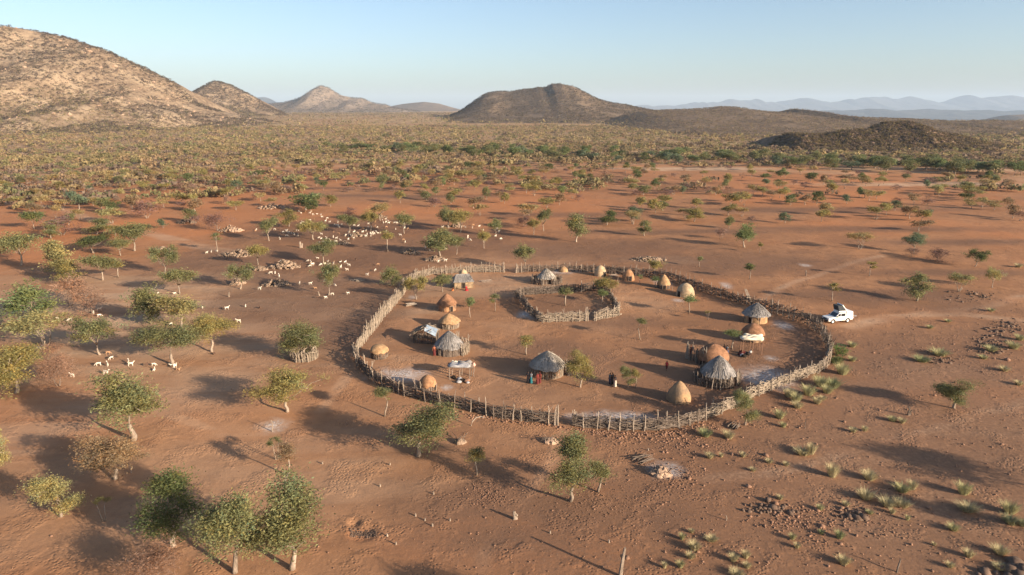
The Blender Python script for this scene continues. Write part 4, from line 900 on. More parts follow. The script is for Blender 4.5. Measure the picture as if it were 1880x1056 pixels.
def cfg_e(s):  # south-east brush painted sunlit pale, the shaded rest painted dark
    if s < .12: return dict(up=1.9, hor=20, top=1.38, post=1.95, pale=False, mess=.08, side=-.3)
    if s < .37: return dict(up=1.7, hor=19, top=1.28, post=1.85, pale=True, mess=.16, side=-.3)
    if s < .55: return dict(up=3.0, hor=17, top=1.85, post=2.3, pale=False, mess=.8)
    if s < .84: return dict(up=3.0, hor=16, top=1.65, post=2.3, pale=False, mess=.3)
    return dict(up=5.0, hor=10, top=1.45, post=2.0, pale=False, mess=.2)
GF = 'stick fences of the kraal'
fence(WEST, 'western half of the kraal stick fence, from the north gate round to the south gate', cfg_w, 100, group=GF, seed=2)
fence(EAST, 'eastern half of the kraal stick fence with dead brush piled along its bend', cfg_e, 100, group=GF, seed=3)
INNER = [(1079, 589), (996, 593), (972, 576), (949, 547), (964, 543), (1092, 535.5), (1112, 540), (1135, 572), (1134, 579), (1090, 588.5)]
fence(INNER, 'small inner stick pen in the middle of the kraal', lambda s: dict(up=5.5, hor=14, top=1.5, post=1.9, pale=s < .16 or s > .86, mess=.12), 46, name='stick_pen', group=GF, seed=4)
def ring_pts(px, py, rad, a0=0, a1=2 * PI, n=28):
    cx, cy = at(px, py); return [to_px(cx + rad * math.cos(a0 + (a1 - a0) * i / n), cy + rad * math.sin(a0 + (a1 - a0) * i / n)) for i in range(n + 1)]
fence(ring_pts(559, 659, 1.75), 'ring of upright sticks round the foot of a tree outside the fence', lambda s: dict(up=13, hor=1, top=1.35, post=1.5, pale=True, mess=.03), 14, name='tree_guard', group=GF, seed=5)

# ================================================================== HUTS
def straw(o, prof, n, rr, m=0, r=.018, c=(0, 0, 0), over=.18):
    """thatch stalks lying on a cone given by its profile [(r,z)...] from eave to apex"""
    for i in range(n):
        a = rr.uniform(0, 6.28); t0 = rr.random() * .75; t1 = min(1, t0 + rr.uniform(.25, .5))
        def at_(t):
            x = t * (len(prof) - 1); k = min(int(x), len(prof) - 2); f = x - k; return prof[k][0] * (1 - f) + prof[k + 1][0] * f, prof[k][1] * (1 - f) + prof[k + 1][1] * f
        (ra, za), (rb, zb) = at_(t0), at_(t1); a2 = a + rr.uniform(-.07, .07)
        if t0 < .12: ra += over * rr.random(); za -= over * .6 * rr.random()
        o.tube([(c[0] + math.cos(a) * (ra + .03), c[1] + math.sin(a) * (ra + .03), c[2] + za + .03), (c[0] + math.cos(a2) * (rb + .03), c[1] + math.sin(a2) * (rb + .03), c[2] + zb + .04)], [r, r * .7], 3, m, cap=False)
def stick_wall(o, rad, h, rr, step=.13, gap=None, mi=0, jit=.06, hv=.15):
    n = int(2 * PI * rad / step)
    for i in range(n):
        a = 2 * PI * i / n + rr.uniform(-.3, .3) * step / rad
        if gap and abs((a - gap[0] + PI) % (2 * PI) - PI) < gap[1]: continue
        b = Vector((math.cos(a) * (rad + rr.uniform(-jit, jit)), math.sin(a) * (rad + rr.uniform(-jit, jit)), 0)); hh = h * rr.uniform(1 - hv, 1 + hv)
        crooked(o, b, hh, rr.uniform(.032, .055), rr, .05, .06, mi)
TOCAM = lambda px, py: math.atan2(-at(px, py)[1], -at(px, py)[0])
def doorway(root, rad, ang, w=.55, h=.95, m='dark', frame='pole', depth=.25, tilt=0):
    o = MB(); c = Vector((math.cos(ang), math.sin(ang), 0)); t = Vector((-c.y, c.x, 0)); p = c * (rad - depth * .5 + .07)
    o.box((p.x, p.y, h / 2), (depth, w, h), ang)  # solid dark box: shade of the hut's inside painted, no real opening
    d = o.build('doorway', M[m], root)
    f = MB()
    for s in (-1, 1): q = c * (rad + .06) + t * s * w * .56; f.tube([q, q + Vector((0, 0, h * 1.08)) - c * tilt], [.05, .04], 5)
    q = c * (rad + .07 - tilt) + Vector((0, 0, h * 1.05)); f.tube([q - t * w * .65, q + t * w * .65], .045, 5); f.build('door_frame', M[frame], d)
    return d
HG = 'huts of the kraal'
def hut(px, py, D, wall_h, roof, roof_m, wall, wall_m, label, top=None, door=None, seed=0, eave=.25, fin=False, straws=0, sag=.0, dw=.55, dh=.95, scl=1.0, rag=.1):
    rr = random.Random(seed + 100); rad = D / 2; x, y = at(px, py); root = thing('round_hut', label, 'hut', (x, y, gzf(x, y)), 0, HG); ang = TOCAM(px, py)
    if wall == 'sticks':
        o = MB(); stick_wall(o, rad, wall_h, rr); w = o.build('wall', M[wall_m], root)
        i = MB().lathe([(rad * .93, 0), (rad * .93, wall_h * .98), (0, wall_h * .98)], 24); i.build('wall_lining', M['mud_brown' if roof_m != 'thatch' else 'brush'], w, True)
    elif wall:
        o = MB().lathe([(rad * 1.03, -.1), (rad * 1.0, wall_h * .4), (rad * .99, wall_h * .75), (rad * .97, wall_h)], 30, noise=.02, seed=seed)
        for i in range(int(rad * 14)):
            a = rr.uniform(0, 6.28); crooked(o, Vector((math.cos(a) * rad * 1.0, math.sin(a) * rad * 1.0, 0)), wall_h * rr.uniform(.9, 1.1), .05, rr, .03, 0, 1)
        w = o.build('wall', [M[wall_m], M['pole']], root, True)
    re = rad + eave
    if roof == 'cone':
        prof = [(re, wall_h - .18), (re * .97, wall_h - .05), (re * .72, wall_h + (top) * (.34 - sag)), (re * .45, wall_h + top * (.64 - sag)), (re * .2, wall_h + top * (.87 - sag * .5)), (.05, wall_h + top), (0, wall_h + top + .04)]
    elif roof == 'dome':
        prof = [(re * math.cos(t) ** .9, wall_h - .1 + top * math.sin(t) ** (1.0)) for t in [PI / 2 * k / 9 for k in range(10)]]; prof[-1] = (0, prof[-1][1])
    elif roof == 'mud':      # flattened dome coming to a blunt tip
        prof = [(re, wall_h - .12), (re * .98, wall_h + top * .12), (re * .86, wall_h + top * .38), (re * .66, wall_h + top * .62), (re * .42, wall_h + top * .83), (re * .18, wall_h + top * .96), (0, wall_h + top)]
    elif roof == 'hive':     # plastered down to the ground
        prof = [(rad * 1.05, -.1), (rad * 1.03, top * .18), (rad * .98, top * .4), (rad * .84, top * .62), (rad * .6, top * .82), (rad * .3, top * .95), (.0, top)]
    elif roof == 'point':
        prof = [(rad * 1.0, -.1), (rad * .98, top * .2), (rad * .85, top * .42), (rad * .62, top * .64), (rad * .36, top * .84), (rad * .15, top * .96), (0, top)]
    o = MB().lathe(prof, 34, noise=.055, seed=seed, rag=rag * 1.4)
    rm = [M[roof_m]]
    if straws: straw(o, prof, straws, rr)
    r = o.build('roof', rm, root, True)
    if fin: MB().tube([(0, 0, prof[-1][1] - .1), (.03, 0, prof[-1][1] + .28)], [.09, .06], 6).build('finial', M['dark'], r)
    if door is not None:
        dr = rad * (1.0 if wall else (.99 if roof == 'hive' else .93)); doorway(root, dr, ang + door, dw, dh, depth=.5)
    return root
hut(821, 569, 3.1, 1.3, 'cone', 'mud_brown', 'mud', 'mud_orange', 'orange mud hut with a brown conical roof beside the log stack', 1.75, .5, 1, .25)
hut(825, 602, 3.1, 1.15, 'cone', 'mud_tan', 'sticks', 'brushpale', 'stick walled hut with a tan conical roof and black tip', 1.2, None, 2, .3, fin=True)
hut(825, 648, 4.2, 1.25, 'cone', 'thatch', 'sticks', 'pole', 'large grey thatched hut beside the lean-to shed on the west side', 2.05, -.9, 3, .15, straws=420)
hut(697, 658, 2.25, 1.05, 'dome', 'mud_tan', 'sticks', 'brush', 'small granary hut with a tan domed cap near the west fence', 1.0, None, 4, .18)
hut(786, 714, 2.1, .7, 'mud', 'mud_orange', 'sticks', 'pole', 'low tan mud hut half hidden behind the south-west fence', 1.15, .9, 5, .12, dw=.5, dh=.7)
hut(1005, 686, 4.4, 1.5, 'cone', 'thatch_pale', 'sticks', 'brushpale', 'largest hut, grey thatched with stick walls, near the middle front', 1.75, None, 6, .28, straws=460)
hut(1003, 519, 3.3, 1.2, 'cone', 'thatch_pale', 'sticks', 'pole', 'thatched hut inside its own stick ring at the north', 1.7, .4, 7, .3, straws=320)
hut(1102, 507, 2.4, 0, 'hive', 'mud_pale', None, None, 'pale pointed beehive hut at the north fence', 2.3, .9, 8)
hut(1153, 515, 2.45, 0, 'hive', 'mud_orange', None, None, 'round brown beehive hut with a framed doorway', 2.3, .35, 9, dw=.62, dh=1.0)
hut(1218, 530, 2.5, 1.0, 'cone', 'mud_tan', 'sticks', 'brush', 'pointed tan hut with a stick lower wall', 1.85, .1, 10, .1, dw=.6, dh=.85, sag=-.06)
hut(1258, 543, 3.3, 0, 'hive', 'mud_pale', None, None, 'pale domed hut with a dark door on its left', 2.55, -.75, 11, dw=.75, dh=1.1)
hut(1034, 499, 2.0, 0, 'hive', 'mud_tan', None, None, 'low tan mound hut tucked against the north fence', 1.15, None, 12)
hut(1387, 592, 3.6, 1.45, 'cone', 'thatch', 'mud', 'mud_tan', 'hut with grey conical thatch and plank wall by the north-east fence', 1.75, -.5, 13, .45, straws=420)
hut(1381, 625, 3.2, 1.1, 'mud', 'mud_brown', 'mud', 'mud_ash', 'brown domed hut behind the raised shelter', 1.6, None, 14, .2)
hut(1308, 670, 4.2, 1.0, 'mud', 'mud_brown', 'sticks', 'brush', 'wide brown mud dome hut behind the grey thatched one', 1.9, -.8, 15, .15)
hut(1317, 704, 4.0, 1.4, 'cone', 'thatch', 'sticks', 'pole', 'grey thatched hut ringed by a stick palisade near the south-east', 2.2, None, 16, .25, straws=460)
hut(1246, 736, 3.0, 0, 'point', 'mud_ash', None, None, 'bare conical mud hut without wall near the south-east fence', 2.5, None, 17)
hut(851, 513, 1.95, 0, 'hive', 'mud_pale', None, None, 'pale beehive hut hiding behind the rectangular hut', 2.3, None, 18)
# stick rings round huts
fence(ring_pts(1003, 519, 3.0, -1.0, 4.4), 'stick ring round the northern thatched hut', lambda s: dict(up=7, hor=5, top=1.15, post=1.5, pale=False, mess=.15), 16, name='hut_palisade', group=GF, seed=6)
fence(ring_pts(1317, 703, 2.75, -.6, 5.2), 'stick palisade round the south-east thatched hut', lambda s: dict(up=9, hor=2, top=1.35, post=1.6, pale=False, mess=.12), 18, name='hut_palisade', group=GF, seed=7)
fence(ring_pts(1003, 684, 3.0, -.4, 1.9), 'short stick screen behind the largest hut', lambda s: dict(up=6, hor=5, top=1.25, post=1.7, pale=False, mess=.2), 9, name='hut_palisade', group=GF, seed=8)
fence(ring_pts(825, 647, 2.8, -.7, 1.2), 'short stick screen right of the large west hut', lambda s: dict(up=6, hor=3, top=1.5, post=2.0, pale=True, mess=.15), 8, name='hut_palisade', group=GF, seed=9)
fence([(1262, 660), (1268, 664), (1275, 667), (1282, 671), (1290, 676)], 'broken row of thin poles left of the wide brown hut', lambda s: dict(up=2.2, hor=.6, top=1.9, post=2.2, pale=False, mess=.3), 7, name='pole_row', group=GF, seed=10)

# rectangular hut
def rect_hut(px, py):
    x, y = at(px, py); a = TOCAM(px, py) + PI / 2 + .12; r = thing('rectangular_hut', 'rectangular hut with dark hipped roof at the north-west', 'hut', (x, y, gzf(x, y)), a, HG); rr = random.Random(5)
    w, d, h = 3.7, 2.7, 1.4
    o = MB().box((0, 0, h / 2), (w, d, h))
    for i in range(30):
        q = -w / 2 + w * i / 29
        for s in (-1, 1): o.tube([(q, s * d / 2, -.05), (q + rr.uniform(-.04, .04), s * d / 2, h)], .05, 5)
    for i in range(20):
        q = -d / 2 + d * i / 19
        for s in (-1, 1): o.tube([(s * w / 2, q, -.05), (s * w / 2, q, h)], .05, 5)
    o.build('wall', M['mud_pale'], r)
    o = MB(); e = .28; W, D, T = w / 2 + e, d / 2 + e, 1.25
    o.add([(-W, -D, h - .1), (W, -D, h - .1), (W, D, h - .1), (-W, D, h - .1), (-W * .62, 0, h + T), (W * .62, 0, h + T)], [(0, 1, 5, 4), (2, 3, 4, 5), (1, 2, 5), (3, 0, 4), (3, 2, 1, 0)])
    for i in range(260):
        q = rr.uniform(-1, 1); s = rr.choice((-1, 1)); t0, t1 = rr.uniform(0, .6), 0; t1 = min(1, t0 + rr.uniform(.25, .4))
        f = lambda t: (q * W * (1 - .38 * t), s * D * (1 - t) + s * .03, h - .08 + (T + .1) * t + .03)
        o.tube([f(t0 - (.1 if t0 < .1 else 0)), f(t1)], [.02, .015], 3, cap=False)
    o.build('roof', M['thatch'], r)
    s = 1 if math.cos(a + PI / 2 - TOCAM(px, py)) > 0 else -1
    dw = MB().box((-.05, s * (d / 2 + .01), .55), (.6, .22, 1.1)).build('doorway', M['dark'], r)  # dark box painted as the shaded inside, the wall behind is closed
    f = MB(); [f.tube([(q, s * (d / 2 + .1), 0), (q, s * (d / 2 + .1), 1.2)], .05, 5) for q in (-.4, .3)]; f.build('door_frame', M['pole'], dw)
rect_hut(850, 527)
# lean-to shed on the west side
def shed(px, py):
    x, y = at(px, py); a = TOCAM(px, py) + PI / 2; r = thing('lean_to_shed', 'lean-to shed of sticks with a blue grey sheet over its roof', 'shed', (x, y, gzf(x, y)), a - .25, HG); rr = random.Random(8)
    o = MB()
    for q in range(26):
        u = -1.7 + 3.4 * q / 25
        for yy in (-1.2, 1.2): crooked(o, Vector((u, yy, 0)), 1.5 + (.5 if yy > 0 else 0) * 0 + .3 * (1 - abs(u) / 1.7), .05, rr, .04, .05)
    for q in range(16):
        v = -1.2 + 2.4 * q / 15
        crooked(o, Vector((-1.7, v, 0)), 1.55, .05, rr, .04, .05); crooked(o, Vector((1.7, v, 0)), 1.55, .05, rr, .04, .05)
    o.build('wall', M['brush'], r)
    o = MB()
    hgt = lambda u, v: 1.65 + .75 * (1 - abs(u - .1) / 2.0) + .12 * math.sin(3 * v + u)
    for i in range(150):
        u, v = rr.uniform(-1.9, 1.2), rr.uniform(-1.4, 1.4); d = Vector((rr.uniform(-.4, 1), rr.uniform(-1, 1), 0)).normalized() * rr.uniform(.4, .9)
        o.tube([(u - d.x, v - d.y, hgt(u - d.x, v - d.y) + rr.uniform(0, .1)), (u + d.x, v + d.y, hgt(u + d.x, v + d.y) + rr.uniform(0, .1))], [.04, .03], 4, cap=False)
    g = MB(); n = 8; vs = [(-1.9 + 3.8 * i / n, -1.4 + 2.8 * j / n, hgt(-1.9 + 3.8 * i / n, -1.4 + 2.8 * j / n) - .06) for j in range(n + 1) for i in range(n + 1)]
    o.add(vs, [(j * (n + 1) + i, j * (n + 1) + i + 1, (j + 1) * (n + 1) + i + 1, (j + 1) * (n + 1) + i) for j in range(n) for i in range(n)])
    rf = o.build('roof', M['brushpale'], r)
    s_ = math.cos(a - .25 + PI / 2 - TOCAM(px, py)); s_ = 1 if s_ > 0 else -1
    c = MB(); n = 7; vs = []
    for j in range(n + 1):
        for i in range(n + 1): u, v = .1 + 1.75 * i / n, s_ * (-.2 + 1.75 * j / n); vs.append((u, v, (hgt(u, v) + .12 + .03 * math.sin(5 * u + 3 * v)) if abs(v) < 1.45 else hgt(u, 1.4 * s_) - .3))
    c.add(vs, [(j * (n + 1) + i, j * (n + 1) + i + 1, (j + 1) * (n + 1) + i + 1, (j + 1) * (n + 1) + i) for j in range(n) for i in range(n)]); c.build('roof_sheet', M['cloth_blue'], rf, True)
shed(783, 628)
# raised shelter with hides on top and a raised storage platform
def raised(px, py, label, name, w, d, h, top, seed, rz, cat):
    x, y = at(px, py); r = thing(name, label, cat, (x, y, gzf(x, y)), rz, HG); rr = random.Random(seed)
    for sx in (-1, 0, 1):
        for sy in (-1, 1):
            o = MB(); crooked(o, Vector((0, 0, 0)), h * rr.uniform(.98, 1.12), .065, rr, .03, .5); b = o.build('leg', M['stone'] if seed == 3 else M['pole'], r); b.location = (sx * w / 2 * .92, sy * d / 2 * .9, 0)
    o = MB()
    for i in range(26):
        v = -d / 2 + d * i / 25; o.tube([(-w / 2 - rr.uniform(0, .4), v + rr.uniform(-.1, .1), h + rr.uniform(0, .06)), (w / 2 + rr.uniform(0, .4), v + rr.uniform(-.1, .1), h + rr.uniform(0, .06))], .045, 4)
    dk = o.build('deck', M['pole'], r); n = 10
    for k, (cx, cy, sw, sd_, hh, m) in enumerate(top):
        vs = []; ph = rr.uniform(0, 6)
        for lay in (0, 1):
            for j in range(n + 1):
                for i in range(n + 1):
                    u, v = i / n - .5, j / n - .5; e = 1 - (abs(u * 2) ** 6 + abs(v * 2) ** 6) * .5
                    vs.append((cx + u * sw * (1 + .08 * math.sin(v * 9 + ph)), cy + v * sd_ * (1 + .08 * math.sin(u * 8 + ph)), h + .09 + k * .05 + (hh * max(0, e) * (.55 + .45 * math.sin(u * 7 + ph) * math.cos(v * 6 + ph)) + .05 if lay else -.02 - (.25 if abs(u) > .49 or abs(v) > .49 else 0) * 0)))
        q = (n + 1) ** 2; f = []
        for j in range(n):
            for i in range(n): a_ = j * (n + 1) + i; f += [(q + a_, q + a_ + 1, q + a_ + n + 2, q + a_ + n + 1), (a_ + n + 1, a_ + n + 2, a_ + 1, a_)]
        for i in range(n):
            f += [(i, i + 1, q + i + 1, q + i), (n * (n + 1) + i + 1, n * (n + 1) + i, q + n * (n + 1) + i, q + n * (n + 1) + i + 1)]
            f += [((i + 1) * (n + 1), i * (n + 1), q + i * (n + 1), q + (i + 1) * (n + 1)), (i * (n + 1) + n, (i + 1) * (n + 1) + n, q + (i + 1) * (n + 1) + n, q + i * (n + 1) + n)]
        MB().add(vs, f).build('roof_cover', M[m], r, True)
    return r
T1 = TOCAM(1378, 645) + PI / 2; T2 = TOCAM(847, 694) + PI / 2
raised(1378, 648, 'raised shelter on poles covered with pale hides, below the brown domed hut', 'raised_shelter', 2.9, 2.0, 2.15, [(-.1, -.3, 3.1, 1.5, .35, 'hide'), (.3, .5, 2.6, 1.2, .42, 'hide')], 3, T1 + .2, 'shelter')
raised(846, 694, 'raised storage platform loaded with grey sheets in the south-west', 'storage_platform', 2.9, 1.9, 1.7, [(-.1, -.2, 2.8, 1.5, .35, 'cloth_grey'), (.5, .4, 1.8, 1.0, .45, 'thatch'), (-.8, .5, 1.0, .5, .3, 'hide')], 4, T2 - .15, 'platform')
def clutter(px, py, n, spread, seed, label, mats, name='household_bundle'):
    """small bundles lying on the ground, each a thing"""
    rr = random.Random(seed)
    for i in range(n):
        qx, qy = px + rr.uniform(-1, 1) * spread, py + rr.uniform(-.35, .35) * spread; x, y = at(qx, qy)
        o = MB(); o.lathe([(.02, 0), (.22, .03), (.28, .15), (.2, .3), (.08, .36), (0, .38)], 10, noise=.12, seed=seed + i); o.tube([(-.1, 0, .34), (.12, .05, .42)], .03, 4)
        b = o.build(name, M[mats[i % len(mats)]], None, True); b.location = (x, y, gzf(x, y)); k = rr.uniform(.8, 1.5); b.scale = (k * 1.2, k, k * .8); b.rotation_euler = (0, 0, rr.uniform(0, 6))
        cn = {'c_white': 'whitish', 'dark': 'black', 'c_maroon': 'dark red', 'cloth_grey': 'grey', 'stone': 'reddish'}[mats[i % len(mats)]]
        tag(b, f'{cn} bundle lying {label}', 'bundle', f'bundles {label}')
clutter(1372, 653, 6, 12, 1, 'under the raised shelter', ['c_white', 'dark', 'c_maroon'])
clutter(846, 700, 7, 14, 2, 'under the storage platform', ['cloth_grey', 'stone', 'dark'])
# clay pot on a post
x, y = at(870, 692); r = thing('pot_post', 'upright post carrying a round pinkish pot, right of the storage platform', 'post', (x, y, gzf(x, y))); o = MB(); crooked(o, Vector((0, 0, 0)), 1.5, .05, random.Random(2), .03, 0); o.build('pole', M['pole'], r)
p = MB().lathe([(.05, 0), (.2, .06), (.28, .2), (.26, .34), (.14, .46), (.16, .52)], 14).build('clay_pot', M['pot'], None, True); p.location = (x, y, gzf(x, y) + 1.44); tag(p, 'round pinkish pot standing on the tall post', 'pot')
# logs, dead wood, leaning poles
def logs(px, py, n, L_, r, label, seed, rz, spread=.35, name='log_stack', mt='polepale'):
    x, y = at(px, py); rr = random.Random(seed); o = MB()
    for i in range(n):
        c = Vector((rr.uniform(-.2, .2), rr.uniform(-1, 1) * spread, r + (i // 4) * r * 1.7)); branch(o, c, Vector((1, rr.uniform(-.25, .25), rr.uniform(-.05, .08))), L_ * rr.uniform(.7, 1.1), r * rr.uniform(.8, 1.2), rr, 0, .05)
    b = o.build(name, M[mt]); b.location = (x, y, gzf(x, y)); b.rotation_euler = (0, 0, rz); tag(b, label, 'wood pile', 'wood piles')
logs(757, 561, 12, 1.9, .1, 'neat stack of pale logs left of the orange mud hut', 1, .2)
logs(893, 517, 16, 2.4, .035, 'loose pile of pale sticks between the two northern huts', 2, .3, 1.0, 'stick_pile', 'pole')
logs(790, 566, 8, 1.6, .03, 'scatter of thin sticks beside the log stack', 3, -.3, 1.2, 'stick_pile')
logs(659, 515, 14, 2.2, .045, 'tangle of fallen pale branches on the dark ground outside the fence', 4, 1.0, 1.1, 'stick_pile')
logs(1345, 783, 12, 1.6, .05, 'dead branches fallen outside the south-east fence', 5, .8, .7, 'stick_pile', 'brush')
logs(1128, 508, 16, 2.0, .04, 'grey sticks piled between two beehive huts', 6, .2, .8, 'stick_pile', 'pole')
logs(1180, 842, 18, 2.0, .04, 'burnt looking heap of brush below the south-east fence', 7, .5, .9, 'stick_pile', 'brush')
x, y = at(1378, 558); r_ = thing('leaning_poles', 'bundle of tall poles leaning on the north-east fence', 'poles', (x, y, gzf(x, y))); rr = random.Random(3)
for i in range(6): MB().tube([(i * .12 - .3, -.5 + rr.uniform(-.2, .2), 0), (i * .1 - .8, .1, 1.4), (i * .08 - 1.2 + rr.uniform(-.2, .2), .6, 2.6)], [.06, .05, .035], 5).build('pole', M['polepale'], r_)
def stump(px, py, h, r, label, seed, lean=.1, forked=False, cat='stump', name='tree_stump', dark=False):
    x, y = at(px, py); rr = random.Random(seed); o = MB(); crooked(o, Vector((0, 0, 0)), h, r, rr, lean, 1.0 if forked else 0)
    if forked: crooked(o, Vector((r, 0, 0)), h * .7, r * .7, rr, .25, 1)
    b = o.build(name, M['brush'] if dark else M['bark']); b.location = (x, y, gzf(x, y)); tag(b, label, cat, 'stumps and dead posts')
for i, q in enumerate([(1139, 1056, 2.4, .15, 'tall dead leaning trunk rising at the bottom edge', .16, False), (945, 952, .75, .16, 'forked dark stump on the red sand below the two-lobed tree', .1, True), (1647, 1050, 1.0, .07, 'thin dark post at the bottom right edge', .25, False), (1668, 762, 1.1, .12, 'twin dark post on the slope below the lone green tree', .05, True),
    (1478, 786, 1.0, .05, 'thin dead stick below the south-east fence', .1, False), (500, 791, 1.4, .06, 'lone pole standing in the ash spot', .05, False), (420, 545, 1.0, .12, 'pale broken stump on the goat ground', .2, True), (586, 543, .9, .1, 'short forked stump among the goats of the dark ground', .2, True),
    (1480, 506, 1.3, .09, 'small dead trunk on the trampled ground behind the kraal', .1, True), (1134, 526, 1.7, .06, 'forked pole beside the door hut', .05, True), (1234, 535, 1.0, .05, 'short post between the pointed hut and the pale dome', .05, False), (1333, 956, .5, .05, 'tiny stake on the stony ground at the bottom', .1, False), (241, 868, .9, .06, 'thin pale stick right of the brown sparse tree', .1, False),
    (552, 455, 1.6, .3, 'thick pale dead trunk beside a grey bush on the goat ground', .05, True), (1264, 665, 2.3, .05, 'tall forked pole left of the wide brown hut', .06, True)]):
    stump(q[0], q[1], q[2], q[3], q[4], i, q[5], q[6], dark=i in (2, 3, 4))
def cut_stump(px, py, s, label):
    x, y = at(px, py); rr = random.Random(int(px)); o = MB(); o.lathe([(.12 * s, -.05), (.09 * s, .12 * s), (.085 * s, .3 * s), (.0, .3 * s)], 9, noise=.08, seed=int(px)); b = o.build('tree_stump', M['bark']); b.location = (x, y, gzf(x, y)); tag(b, label, 'stump', 'cut stumps on the open sand')
CS = sorted([(592, 850), (716, 853), (698, 893), (796, 908), (763, 948), (780, 956), (794, 966), (826, 956), (711, 985), (727, 1000), (1010, 978), (1118, 995), (1190, 826),])
for i, (px, py) in enumerate(CS): cut_stump(px, py, .8, f'cut stump on the open sand around the dug pit, {ordinal(i, len(CS))}')
# fallen curved branch outside the south fence
x, y = at(868, 782); b = MB().tube([(-.2, 0, -.05), (-.05, .05, .5), (.35, .1, .95), (.9, .1, 1.1), (1.4, .0, 1.0)], [.08, .08, .07, .055, .03], 6).build('dead_branch', M['polepale']); b.location = (x, y, gzf(x, y)); tag(b, 'curved pale dead branch sticking up below the south fence', 'branch')
# ================================================================== SKINNED BODIES
def skin_mesh(name, nodes, edges, root, mats, sub=1):
    """nodes: {key: ((x,y,z), radius | (rx,ry))} -> one continuous body mesh"""
    keys = list(nodes); me = bpy.data.meshes.new(name + '_bones'); me.from_pydata([nodes[k][0] for k in keys], [(keys.index(a), keys.index(b)) for a, b in edges], []); me.update()
    o = bpy.data.objects.new(name + '_bones', me); COL.objects.link(o)
    md = o.modifiers.new('skin', 'SKIN'); md.use_smooth_shade = True
    for i, k in enumerate(keys):
        r = nodes[k][1]; me.skin_vertices[0].data[i].radius = r if hasattr(r, '__len__') else (r, r)
        me.skin_vertices[0].data[i].use_root = (k == root)
    if sub: s = o.modifiers.new('sub', 'SUBSURF'); s.levels = s.render_levels = sub
    dg = bpy.context.evaluated_depsgraph_get(); dg.update(); out = bpy.data.meshes.new_from_object(o.evaluated_get(dg), depsgraph=dg)
    bpy.data.objects.remove(o); bpy.data.meshes.remove(me); out.name = name
    out.materials.clear()
    for m in mats: out.materials.append(m)
    out.polygons.foreach_set('use_smooth', [True] * len(out.polygons))
    return out
def join_extra(me, mb):
    bm = bmesh.new(); bm.from_mesh(me)
    vs = [bm.verts.new(v) for v in mb.v]
    for f, mi in zip(mb.f, mb.mi):
        try: q = bm.faces.new([vs[i] for i in f]); q.material_index = mi; q.smooth = True
        except ValueError: pass
    bm.to_mesh(me); bm.free(); return me
def ball(o, c, r, mi=0, n=8):
    rx, ry, rz = r if hasattr(r, '__len__') else (r, r, r)
    prof = [(math.cos(-PI / 2 + PI * k / 5), math.sin(-PI / 2 + PI * k / 5)) for k in range(6)]; vs = [(c[0] + rx * p[0] * math.cos(2 * PI * j / n), c[1] + ry * p[0] * math.sin(2 * PI * j / n), c[2] + rz * p[1]) for p in prof for j in range(n)]
    return o.add(vs, [(a * n + j, a * n + (j + 1) % n, (a + 1) * n + (j + 1) % n, (a + 1) * n + j) for a in range(5) for j in range(n)], mi)
